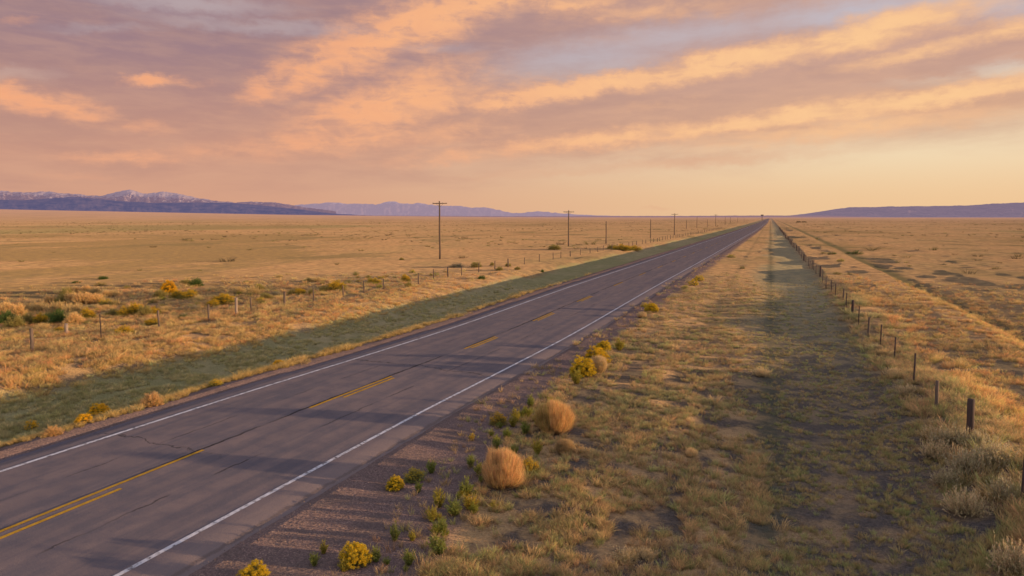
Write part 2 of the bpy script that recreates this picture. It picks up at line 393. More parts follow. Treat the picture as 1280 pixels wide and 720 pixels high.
# tar seals and a grubby outer shoulder
c = t.mix(t.rng(t.m('ADD', u, t.m('MULTIPLY', med, .3)), -10.55, -10.3, 0, .6), c, (.255, .19, .175))
c = t.mix(t.rng(t.m('ADD', u, t.m('MULTIPLY', med, .3)), -18.3, -18.6, 0, .5), c, (.11, .10, .13))
rn = t.add('ShaderNodeVectorMath', {0: t.noise(flat, 70.0, 2, .7, 0, 1), 1: (.5, .5, .5)}, operation='SUBTRACT')
nrm = t.vm('NORMALIZE', t.vm('ADD', g.outputs['Normal'], t.vm('ADD', t.vm('MULTIPLY', rn.outputs[0], (3.4, 3.4, 0)), (.12, .02, 0))))
bs = t.add('ShaderNodeBsdfPrincipled', {'Base Color': c, 'Roughness': .82, 'Normal': nrm})
bs.inputs['Specular IOR Level'].default_value = .25
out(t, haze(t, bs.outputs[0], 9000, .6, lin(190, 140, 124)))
road = ribbon('road', -19.35, -9.75, -60, 3200, .0, mat, cols=26, edge_drop=.07, jit=.22)

def paint(name, colr, worn):
    mat, t = material(name)
    g = t.add('ShaderNodeNewGeometry')
    n = t.noise(g.outputs['Position'], 6.0, 6, .7); n2 = t.noise(g.outputs['Position'], 40.0, 3, .7)
    k = t.rng(t.m('ADD', n, t.m('MULTIPLY', n2, .5)), worn - .07, worn + .07)
    cc = t.mix(t.rng(n, .3, .7), colr, tuple(v * .72 for v in colr))
    b = t.add('ShaderNodeBsdfDiffuse', {'Color': cc, 'Roughness': .5})
    rn = t.add('ShaderNodeVectorMath', {0: t.noise(g.outputs['Position'], 70.0, 2, .7, 0, 1), 1: (.5, .5, .5)}, operation='SUBTRACT')
    t.set(b.inputs['Normal'], t.vm('NORMALIZE', t.vm('ADD', g.outputs['Normal'], t.vm('MULTIPLY', rn.outputs[0], (1.3, 1.3, 0)))))
    tr = t.add('ShaderNodeBsdfTransparent')
    mx = t.add('ShaderNodeMixShader', {0: k, 1: b.outputs[0], 2: tr.outputs[0]})
    out(t, mx.outputs[0]); return mat
white = paint('white_road_paint', (.74, .70, .72), .84); yellow = paint('yellow_road_paint', (.62, .34, .05), .97)
ribbon('edge_line', -10.92, -10.81, -30, 2500, .006, white)
ribbon('edge_line', -18.27, -18.14, -30, 2500, .006, white)
centre_marks = [(-14.52, -30, 14.1), (-14.22, -30, 11.3)]
centre_marks += [(-14.5, 18.7, 23.9), (-14.27, 20.3, 23.7)]
yy = 30.6
while yy < 700:
    centre_marks.append((-14.46, yy, yy + 3.9)); 
    if yy < 60: centre_marks.append((-14.24, yy + .3, yy + 3.7))
    yy += 9.9 if yy < 45 else 12.2
for cu, a, b in centre_marks: ribbon('centre_line', cu - .055, cu + .055, a, b, .006, yellow, step=.5)

# ------------------------------------------------------------------ hills and mountains
def hills(name, sil, dist, base_y, colr, shade, snow=None, hz=.7, hzc=HAZE, rough=1.0, n=520, depth=.10, seed=1, lbl=None):
    sx = np.array([s[0] for s in sil], float); sy = np.array([s[1] for s in sil], float)
    xs = np.linspace(sx[0], sx[-1], n)
    ys = np.interp(xs, sx, sy) + fbm(xs / 5., xs * 0, seed + 70, 4) * (.9 if snow else .35)
    px = []; rows = 46
    top = np.array([ray(a, b) for a, b in zip(xs, ys)])
    hl = np.hypot(top[:, 0], top[:, 1])
    el = top[:, 2] / hl; dx = top[:, 0] / hl; dy = top[:, 1] / hl
    bel = np.array([ray(a, base_y(a))[2] / np.hypot(*ray(a, base_y(a))[:2]) for a in xs])
    V = []
    for r in range(rows):
        f = r / (rows - 1)                     # 0 foot, .7 ridge, 1 behind
        k = f / .72
        Dd = dist * (1 - depth + depth * k) if k <= 1 else dist * (1 + depth * (k - 1))
        hr = el * dist + CAMZ; hb = (bel - .0006) * dist * (1 - depth) + CAMZ
        if k <= 1: prof = k ** 1.25
        else: prof = 1 - ((k - 1) / .39) * .7
        nz = fbm(xs / 14. + seed, xs * 0 + f * 5.5, seed, 5) * .34 + (1 - np.abs(fbm(xs / 7., xs * 0 + f * 3.2 + 4, seed + 5, 4))) * .22 - .16
        env = np.sin(math.pi * min(k, 1)) if k <= 1 else 0
        z = hb + (hr - hb) * np.clip(prof + nz * env * rough, 0, 1.0) + (fbm(xs / 3.0, xs * 0, seed + 9, 3) * .012 * (hr - hb) if k > .9 else 0)
        V.append(np.stack([dx * Dd, dy * Dd, z], -1))
    V = np.array(V)
    idx = np.arange(rows * n).reshape(rows, n)
    q = np.stack([idx[:-1, :-1], idx[:-1, 1:], idx[1:, 1:], idx[1:, :-1]], -1).reshape(-1, 4)
    hgt = (V[..., 2] - V[0, :, 2][None]) / 1.0
    me = mesh_np(name, V.reshape(-1, 3), q, attrs=dict(rise=hgt.ravel()), smooth=True)
    mat, t = material(name + '_rock')
    g = t.add('ShaderNodeNewGeometry')
    sc_ = t.vm('SCALE', g.outputs['Position'], 1.0 / dist)
    nn = t.noise(t.vm('MULTIPLY', sc_, (1, 1, 2.6)), 150, 7, .7); n3 = t.noise(t.vm('MULTIPLY', sc_, (1, 1, 3.5)), 60, 6, .65)
    c = t.mix(t.rng(n3, .35, .65), colr, shade)
    if snow:
        s = t.rng(t.m('ADD', t.m('DIVIDE', t.attr('rise'), snow[0]), t.m('MULTIPLY', t.m('SUBTRACT', nn, .5), snow[1])), .9, 1.12)
        c = t.mix(t.m('MULTIPLY', s, .8), c, (.74, .62, .58))
    b = t.add('ShaderNodeBsdfDiffuse', {'Color': c})
    em = t.add('ShaderNodeEmission', {'Color': hzc})  # distance haze painted as a glow mixed into the rock
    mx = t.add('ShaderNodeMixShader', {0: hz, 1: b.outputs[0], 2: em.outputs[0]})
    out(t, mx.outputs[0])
    o = link(name, me, mat); tag(o, kind='structure'); return o
bl = lambda a: float(np.interp(a, [-80, 0, 150, 400, 600, 1400], [261, 264, 267, 271, 272.5, 273]))
hills('snowy_mountains', [(-90, 243), (-60, 240), (-30, 238), (0, 237.5), (15, 239.5), (28, 240), (62, 239), (75, 241), (95, 242.5), (110, 244), (128, 244.5), (140, 241), (150, 238.5), (162, 236.7), (172, 239), (180, 242), (190, 240.5), (200, 239.5), (208, 239), (218, 241), (235, 244.5), (250, 247.5), (270, 251), (295, 253), (310, 252), (340, 252.5), (360, 255), (370, 257.5), (382, 259), (420, 264)],
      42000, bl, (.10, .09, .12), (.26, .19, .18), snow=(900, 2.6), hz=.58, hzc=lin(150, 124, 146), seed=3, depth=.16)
hills('dark_foothills', [(-90, 250), (-40, 251), (0, 249.5), (30, 250), (60, 248), (90, 245.8), (110, 247), (150, 251), (190, 253.5), (250, 252.8), (290, 253.5), (330, 257), (380, 262.3), (410, 266.3), (430, 267.8), (475, 269.8)],
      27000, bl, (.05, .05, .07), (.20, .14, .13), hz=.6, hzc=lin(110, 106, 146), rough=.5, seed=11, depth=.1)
hills('far_mountains', [(340, 262), (365, 257), (382, 255), (395, 254.5), (410, 253), (425, 253.5), (440, 254.7), (455, 254.4), (470, 255), (480, 253), (490, 251.2), (500, 253.5), (512, 255), (523, 253.5), (535, 255.5), (550, 256.5), (575, 257.5), (590, 259.2), (605, 259), (620, 261.5), (633, 265), (643, 266.5), (655, 265.5), (672, 263.8), (685, 265), (700, 266.5), (715, 267.5), (740, 268.8), (775, 270)],
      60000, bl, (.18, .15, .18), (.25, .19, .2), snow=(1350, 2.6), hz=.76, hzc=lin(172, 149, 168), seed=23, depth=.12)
hills('low_hills', [(380, 268.6), (430, 269), (520, 269.6), (640, 270.2), (760, 270.0), (860, 269.8), (960, 269.2), (1010, 269.4), (1100, 270)],
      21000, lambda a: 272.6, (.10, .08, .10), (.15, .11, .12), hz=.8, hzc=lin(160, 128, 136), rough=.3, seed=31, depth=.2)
hills('mesa_hills', [(930, 271), (965, 269.9), (985, 269.5), (1005, 267.4), (1030, 263.5), (1050, 260.3), (1065, 258.6), (1090, 258.7), (1110, 258), (1150, 257.6), (1180, 257), (1215, 256.5), (1240, 254.3), (1260, 253.7), (1280, 252.7), (1330, 250.5), (1400, 252), (1480, 256)],
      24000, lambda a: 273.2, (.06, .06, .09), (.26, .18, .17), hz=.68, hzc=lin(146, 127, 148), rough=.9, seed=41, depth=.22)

# ------------------------------------------------------------------ plant-making tools
def unit(v): return v / (np.linalg.norm(v, axis=-1, keepdims=True) + 1e-9)
def strands(P0, P1, P2, wid, c0, c1, seg=3):
    """ribbons along quadratic curves: (n,3) arrays, widths (n,), colours (n,3) at base and tip"""
    n = len(P0); side = unit(np.cross(P2 - P0 + 1e-6, rng.normal(size=(n, 3))))
    V = []; C = []
    for k in range(seg + 1):
        f = k / seg
        q = P0 * (1 - f) ** 2 + P1 * 2 * f * (1 - f) + P2 * f * f
        ww = (wid * (1 - .75 * f))[:, None] * side * .5
        V += [q - ww, q + ww]; cc = c0 * (1 - f) + c1 * f; C += [cc, cc]
    V = np.stack(V, 1); C = np.stack(C, 1); m = 2 * (seg + 1)
    b = (np.arange(n) * m)[:, None]
    Q = np.concatenate([np.stack([b[:, 0] + 2 * k, b[:, 0] + 2 * k + 1, b[:, 0] + 2 * k + 3, b[:, 0] + 2 * k + 2], -1) for k in range(seg)])
    return V.reshape(-1, 3), Q, C.reshape(-1, 3)
def flakes(Pc, size, c):
    n = len(Pc); a = unit(rng.normal(size=(n, 3))); b = unit(np.cross(a, rng.normal(size=(n, 3))))
    s = size[:, None]
    V = np.stack([Pc - a * s, Pc - b * s * .5, Pc + a * s, Pc + b * s * .5], 1).reshape(-1, 3)
    Q = np.arange(4 * n).reshape(n, 4); return V, Q, np.repeat(c, 4, 0)
def joinp(*ps):
    V = []; Q = []; C = []; o = 0
    for v, q, c in ps: V.append(v); Q.append(q + o); C.append(c); o += len(v)
    return np.concatenate(V), np.concatenate(Q), np.concatenate(C)
def jit(c, n, a=.15):
    return np.clip(np.array(c)[None] * (1 + rng.normal(size=(n, 1)) * a) * (1 + rng.normal(size=(n, 3)) * a * .3), .005, 1)

def leafmat(name, trans=.3, inst=False):
    mat, t = material(name)
    c = t.attr('tint', 'INSTANCER' if inst else 'GEOMETRY', 'Color')
    if inst: c = t.mix(1.0, c, t.attr('shade', 'GEOMETRY', 'Color'), 'MULTIPLY')
    else:
        oi = t.add('ShaderNodeObjectInfo'); c = t.mix(1.0, c, oi.outputs['Color'], 'MULTIPLY')
    d = t.add('ShaderNodeBsdfDiffuse', {'Color': c, 'Roughness': .3}); tr = t.add('ShaderNodeBsdfTranslucent', {'Color': c})
    mx = t.add('ShaderNodeMixShader', {0: trans, 1: d.outputs[0], 2: tr.outputs[0]})
    out(t, mx.outputs[0]); return mat
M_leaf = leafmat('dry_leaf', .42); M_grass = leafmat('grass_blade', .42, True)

def dirs(n, lo=0.0, hi=1.0):          # directions of the upper half, by the cosine of the zenith angle
    a = rng.uniform(0, 2 * math.pi, n); z = rng.uniform(lo, hi, n); s = np.sqrt(1 - z * z)
    return np.stack([np.cos(a) * s, np.sin(a) * s, z], -1)
def straw_ball(n=11000, green=0.0):
    """a dense egg of fine dry stems, all sweeping up from one root; about 1 m across and .95 high"""
    cdir = dirs(130, -.3, 1.0); kk = rng.integers(0, 130, n); d = unit(cdir[kk] + rng.normal(size=(n, 3)) * .17); rr = rng.uniform(.68, 1.0, n) ** .7 * (1 + (rng.random(n) < .12) * rng.uniform(0, .22, n)) * (1 + .16 * d[:, 0] * (1 - d[:, 2]))
    lump = 1 + .25 * fbm(d[:, 0] * 2 + 5, d[:, 1] * 2 + d[:, 2] * 2, int(rng.integers(999)), 3)
    tip = d * np.array([.5, .5, .5]) * (rr * lump)[:, None] + np.array([0, 0, .45]); tip[:, 2] = np.maximum(tip[:, 2], .03)
    start = tip * rng.uniform(.15, .55, n)[:, None]; start[:, 2] = tip[:, 2] * rng.uniform(.1, .6, n)
    ctrl = (start + tip) / 2 + np.stack([tip[:, 0] * .25, tip[:, 1] * .25, -np.full(n, .10)], -1)
    tip = tip + np.stack([np.zeros(n), np.zeros(n), rng.uniform(0, .06, n)], -1) + rng.normal(size=(n, 3)) * .018
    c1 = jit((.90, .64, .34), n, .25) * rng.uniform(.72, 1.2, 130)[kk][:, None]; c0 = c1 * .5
    if green:
        gsel = (d[:, 0] < -.2) & (rng.random(n) < green); c1[gsel] = jit((.50, .45, .16), int(gsel.sum()))
    return strands(start, ctrl, tip, rng.uniform(.004, .0085, n), c0, c1, 3)
def bush_parts(kind, dens=1.0):
    """returns dict part -> mesh arrays for a shrub 1 m across"""
    out_ = {}
    if kind == 'straw': out_['stems'] = straw_ball(int(12000 * dens), .0)
    if kind == 'strawgreen': out_['stems'] = straw_ball(int(12000 * dens), .6)
    if kind in ('yellow', 'yellowgreen', 'olive', 'darkgreen', 'wheat'):
        n = int(260 * dens); d = dirs(n, .12, 1.0)
        rr = rng.uniform(.75, 1.05, n)
        lump = 1 + .22 * fbm(d[:, 0] * 2.2 + 3, d[:, 1] * 2.2 + d[:, 2], int(rng.integers(999)), 2)
        tip = d * np.array([.5, .5, .78]) * (rr * lump)[:, None]
        st = rng.normal(size=(n, 3)) * .03; st[:, 2] = 0
        ct = tip * .5 + np.stack([tip[:, 0] * .15, tip[:, 1] * .15, -np.full(n, .03)], -1)
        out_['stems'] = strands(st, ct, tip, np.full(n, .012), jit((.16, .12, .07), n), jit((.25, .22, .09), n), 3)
        base = {'wheat': (.66, .48, .24), 'yellow': (.34, .32, .08), 'yellowgreen': (.36, .37, .13), 'olive': (.38, .34, .14), 'darkgreen': (.13, .19, .06)}[kind]
        m = int(26 * n); k = rng.integers(0, n, m); f = rng.uniform(.45, 1.05, m)[:, None]
        q = st[k] * (1 - f) ** 2 + ct[k] * 2 * f * (1 - f) + tip[k] * f * f
        l0 = q + rng.normal(size=(m, 3)) * .015; l2 = l0 + unit(d[k] + rng.normal(size=(m, 3)) * .6) * rng.uniform(.03, .07, m)[:, None]
        cc = jit(base, m, .22) * (.55 + .55 * f)
        out_['foliage'] = strands(l0, (l0 + l2) / 2, l2, rng.uniform(.010, .018, m), cc * .8, cc, 1)
        if kind in ('yellow', 'yellowgreen'):
            sel = np.where(d[:, 2] > (.2 if kind == 'yellow' else .45))[0]
            m = len(sel) * (95 if kind == 'yellow' else 26); k = rng.choice(sel, m)
            q = tip[k] + rng.normal(size=(m, 3)) * np.array([.026, .026, .022])
            out_['flowers'] = flakes(q, rng.uniform(.007, .014, m), jit((.90, .62, .04), m, .15))
    if kind in ('sage', 'palesage'):
        n = int(330 * dens); d = dirs(n, .25, 1.0); foot = rng.normal(size=(n, 3)) * np.array([.16, .16, 0])
        tip = foot + d * np.array([.36, .36, .72]) * rng.uniform(.55, 1.1, n)[:, None]
        ct = (foot + tip) / 2 + np.stack([(tip - foot)[:, 0] * .2, (tip - foot)[:, 1] * .2, 0 * foot[:, 0]], -1)
        out_['stems'] = strands(foot, ct, tip, np.full(n, .011), jit((.15, .12, .08), n), jit((.33, .29, .17), n), 3)
        m = 30 * n; k = rng.integers(0, n, m); f = rng.uniform(.35, 1.03, m)[:, None]
        q = foot[k] * (1 - f) ** 2 + ct[k] * 2 * f * (1 - f) + tip[k] * f * f
        l2 = q + unit(d[k] + np.array([0, 0, .5]) + rng.normal(size=(m, 3)) * .45) * rng.uniform(.03, .075, m)[:, None]
        cc = jit((.58, .50, .32) if kind == 'sage' else (.74, .60, .37), m, .18) * (.5 + .6 * f)
        out_['foliage'] = strands(q, (q + l2) / 2, l2, rng.uniform(.008, .014, m), cc * .75, cc, 1)
    if kind == 'weed':
        n = 60; d = dirs(n, .5, 1.0); tip = d * np.array([.42, .42, .95]) * rng.uniform(.5, 1, n)[:, None]; st = rng.normal(size=(n, 3)) * .05; st[:, 2] = 0
        ct = (st + tip) / 2
        m = 34 * n; k = rng.integers(0, n, m); f = rng.uniform(.1, 1.05, m)[:, None]
        q = st[k] * (1 - f) ** 2 + ct[k] * 2 * f * (1 - f) + tip[k] * f * f
        l2 = q + unit(d[k] + rng.normal(size=(m, 3)) * .5) * rng.uniform(.05, .12, m)[:, None]
        cc = jit((.27, .30, .08), m, .25)
        out_['foliage'] = joinp(strands(st, ct, tip, np.full(n, .014), jit((.18, .14, .06), n), jit((.24, .22, .08), n), 2), strands(q, (q + l2) / 2, l2, rng.uniform(.014, .026, m), cc * .7, cc, 1))
    return out_
LIB = {}
def library(kind, variant, dens=1.0):
    key = (kind, variant, dens)
    if key not in LIB:
        LIB[key] = {}
        for pn, (v, q, c) in bush_parts(kind, dens).items():
            me = mesh_np(kind + '_' + pn, v, q, colr=c); me.materials.append(M_leaf); LIB[key][pn] = me
    return LIB[key]
NAMES = {'straw': ('dry_bush', 'dry bush'), 'strawgreen': ('dry_bush', 'dry bush'), 'yellow': ('rabbitbrush', 'flowering shrub'), 'yellowgreen': ('rabbitbrush', 'flowering shrub'),
         'olive': ('shrub', 'shrub'), 'darkgreen': ('shrub', 'shrub'), 'wheat': ('dry_bush', 'dry bush'), 'sage': ('sagebrush', 'sagebrush'), 'palesage': ('sagebrush', 'sagebrush'), 'weed': ('weed', 'weed')}
def plant(kind, px, py, wpx, label, group, tall=1.0, tint=(1, 1, 1), variant=None, dens=None):
    x, y, z = at(px, py)
    s = span(wpx, x, y)
    if dens is None: dens = 1.0 if wpx > 18 else .35
    lib = library(kind, variant if variant is not None else random.randrange(2), dens)
    nm, cat = NAMES[kind]
    rz = random.uniform(0, 6.28) if kind != 'strawgreen' else .3
    if len(lib) == 1:
        o = link(nm, next(iter(lib.values())))
        objs = [o]
    else:
        o = bpy.data.objects.new(nm, None); col.objects.link(o); objs = []
        for pn, me in lib.items():
            ch = link(pn, me, parent=o); objs.append(ch)
    o.location = (x, y, z - .02 * s); o.rotation_euler = (0, 0, rz)
    o.scale = (s, s * random.uniform(.9, 1.05), s * tall)
    for q in objs: q.color = (*tint, 1)
    tag(o, label, cat, group)
    return o

# ------------------------------------------------------------------ shrubs, weeds and bushes, one by one
G1 = 'bushes and weeds along the right road edge'
plant('straw', 627, 606, 56, 'biggest round straw-coloured bush at the gravel edge, nearest of the two big balls', G1, .93, (1.1, .96, .82))
plant('strawgreen', 691, 540, 52, 'big round tan bush with a greenish left side, farther of the two big balls', G1, .86, (1.05, .92, .76))
plant('straw', 748, 466, 26, 'small dry orange bush tucked right under the yellow flowering clump by the road', G1, .9)
plant('straw', 705, 566, 25, 'half-sized dry tan bush in the grass between the two big round balls, right of them', G1, .8, (.8, .75, .7))
plant('yellow', 445, 706, 42, 'bright yellow flowering bush on dark gravel nearest the bottom of the photo', G1, .95)
plant('yellow', 493, 611, 26, 'small bright yellow flowering bush touching a greener one on the gravel', G1, .8)
plant('yellowgreen', 518, 601, 27, 'green bush with few yellow heads just right of the small bright yellow bush', G1, .8)
plant('yellowgreen', 623, 531, 23, 'small olive and yellow bush on the gravel left of the far big ball', G1, .9, (1.15, .95, .8))
plant('yellowgreen', 661, 592, 27, 'yellow-green bush leaning beside the biggest straw ball', G1, .95, (1.1, .95, .8))
plant('yellow', 728, 470, 36, 'left bush of the yellow flowering clump at the road edge', G1, .85)
plant('yellow', 745, 456, 34, 'middle bush of the yellow flowering clump at the road edge', G1, .85, (1, .95, .9))
plant('yellow', 754, 439, 22, 'small back bush of the yellow flowering clump at the road edge', G1, .8)
plant('yellow', 318, 724, 40, 'yellow flowering bush cut off by the bottom edge of the photo', G1, .7)
plant('weed', 494, 676, 22, 'tall green weed with dark foot on the gravel shoulder', G1, 1.35)
for i, (a, b, c_, h, lb) in enumerate([
    (549, 632, 22, .9, 'leafy green weed below the green and yellow bush pair'), (567, 642, 27, .6, 'wide low green weed in front of the biggest ball'),
    (583, 618, 22, .9, 'green weed touching the left foot of the biggest ball'), (540, 650, 20, .8, 'small olive weed between two greener ones on the gravel'),
    (550, 664, 24, .7, 'pale green weed at the grass edge below the biggest ball'), (548, 690, 34, .6, 'spreading dark green weed low on the gravel edge'),
    (641, 531, 15, .8, 'tiny dark green weed between the olive bush and the far ball'), (620, 559, 16, .9, 'green sprig on gravel above the biggest ball'),
    (588, 582, 14, 1., 'little dark green sprig on gravel up left of the biggest ball'), (672, 566, 18, .9, 'green sprig in the gap between the two big balls'),
    (663, 508, 14, 1., 'green sprig just behind the far big ball'), (642, 565, 16, .6, 'flat green sprig behind the biggest ball'),
    (720, 478, 18, .9, 'green weed at the left foot of the yellow clump'), (588, 634, 26, .6, 'yellowish weed spreading in front of the biggest ball, left'),
    (590, 548, 12, .6, 'tiny orange tuft alone on the gravel'), (405, 690, 14, 1., 'small yellow-green sprig left of the nearest yellow bush'),
    (470, 700, 20, .8, 'dull green sprig right of the nearest yellow bush'), (393, 705, 17, .9, 'pale sprig left of the nearest yellow bush, close to the bottom'),
    (775, 436, 16, .8, 'green weed right of the yellow clump on the grass edge'), (707, 520, 14, .8, 'thin green weed right behind the far big ball'),
    (512, 704, 22, .8, 'green weed among straw near the bottom of the gravel'), (430, 712, 18, .8, 'short weed under the nearest yellow bush')]):
    plant('weed', a, b + 2, c_ * 1.35, lb, G1, h * 1.1, (1.9, 1.45, 1.0) if i % 3 == 0 else ((2.4, 1.6, 1.0) if i in (13, 14) else (1.35, 1.3, 1.2)))
for i in range(34):          # more weeds where gravel and grass meet
    b = random.uniform(500, 716); a = np.interp(b, [500, 600, 720], [668, 585, 470]) + random.gauss(0, 1) * 26 + 14
    plant('weed', a, b, random.uniform(12, 24), 'low green weed among others where the near gravel meets the grass', 'green weeds along the gravel edge', random.uniform(.5, 1.0), random.choice([(1.6, 1.4, 1.0), (1.3, 1.3, 1.1), (2.0, 1.5, 1.0)]))
for a, b, c_, h, k, lb in [
    (815, 390, 20, .75, 'yellow', 'orange-yellow bush at the road edge, larger of the distant pair'), (803, 397, 14, .6, 'straw', 'low straw bush left of the distant orange-yellow bush'),
    (806, 384, 10, .8, 'yellow', 'small yellow bush behind the distant orange-yellow bush'), (867, 357, 13, .9, 'yellow', 'yellow bush with paler ones around it, farther up the road edge'),
    (857, 361, 11, .6, 'yellowgreen', 'low yellow-green bush left in the farther roadside clump'), (874, 351, 14, .7, 'yellow', 'orange bush right in the farther roadside clump'),
    (861, 354, 10, .8, 'palesage', 'pale grey bush at the back of the farther roadside clump'), (914, 322, 12, .5, 'yellowgreen', 'farthest bright yellow-green patch bush at the grass edge'),
    (928, 336, 8, .7, 'olive', 'little dark shrub on the lit verge near the faint wheel track'), (843, 372, 16, .5, 'palesage', 'low pale tuft bush between the two roadside clumps')]:
    plant(k, a, b, c_, lb, 'bushes along the far road edge', h)
for a, b, c_, h, k, lb in [
    (124, 512, 24, .7, 'yellow', 'bright yellow bush on the grass strip left of the road, largest'), (190, 500, 26, .7, 'wheat', 'orange straw bush on the strip left of the road'),
    (180, 497, 12, .8, 'yellowgreen', 'green sprig beside the orange straw bush left of the road'), (349, 453, 17, .55, 'yellow', 'yellow bush alone at the left road edge, by the green ditch'),
    (408, 436, 15, .85, 'yellow', 'round orange-yellow bush on the left strip, farthest of the yellow ones'), (40, 528, 15, .9, 'yellow', 'small orange bush on the strip near the left end'),
    (104, 521, 20, .6, 'yellow', 'low golden bush just left of the largest yellow one'), (66, 535, 22, .6, 'wheat', 'low straw bush on the left strip near the end of the photo'),
    (270, 476, 18, .45, 'yellowgreen', 'flat yellow-green bush on the left road edge')]:
    plant(k, a, b + int(np.interp(a, [0, 420], [10, 5])), c_ * 1.1, lb, 'bushes on the strip left of the road', h * 1.15, (1.3, 1.15, 1))
for a, b, c_, h, k, lb in [
    (951, 470, 24, .6, 'palesage', 'lone yellowish clump in the middle of the shaded verge'), (864, 571, 16, .7, 'straw', 'small straw tuft alone on the verge'),
    (783, 700, 34, .5, 'palesage', 'straw clump low on the verge near the bottom, left one'), (808, 697, 28, .6, 'palesage', 'straw clump low on the verge near the bottom, right one'),
    (1170, 573, 40, .75, 'palesage', 'pale feathery sagebrush at the left of the clump under the thick post'), (1165, 548, 26, .8, 'palesage', 'small pinkish sagebrush at the top left of the clump under the thick post'),
    (1215, 592, 60, .7, 'sage', 'big grey-green sagebrush in the middle of the clump under the thick post'), (1243, 583, 52, .8, 'sage', 'grey sagebrush at the right of the clump below the thick post'),
    (1222, 560, 44, .7, 'sage', 'sagebrush right at the foot of the thick dark post'), (1190, 556, 44, .75, 'sage', 'sagebrush left of the thick dark post'),
    (1207, 642, 52, .8, 'palesage', 'front pale sagebrush of the clump, with a dark hollow under it'), (1186, 606, 40, .7, 'sage', 'low sagebrush on the shady side of the clump'),
    (1262, 624, 50, .7, 'sage', 'sagebrush between the clump and the nearest wire post'), (1272, 716, 62, .85, 'palesage', 'feathery sagebrush in the bottom right corner'),
    (1240, 610, 30, .6, 'olive', 'dark low shrub inside the sagebrush clump'), (1117, 470, 22, .6, 'palesage', 'pale bush on the berm by the fence, farther than the clump'),
    (1135, 492, 30, .5, 'palesage', 'low pale bush on the berm left of the thick post'), (1092, 437, 20, .5, 'sage', 'small sagebrush on the berm between thin posts')]:
    plant(k, a, b, c_, lb, 'sagebrush and clumps right of the road', h * 1.15, (1.25, 1.22, 1.15))
LF = [('straw', 'straw-coloured bush'), ('palesage', 'pale tan bush'), ('olive', 'olive shrub'), ('darkgreen', 'dark green shrub'), ('yellowgreen', 'yellow-green shrub'), ('yellow', 'golden yellow shrub')]
LK = dict(s='wheat', p='palesage', o='olive', d='darkgreen', g='yellowgreen', y='yellow', e='sage')
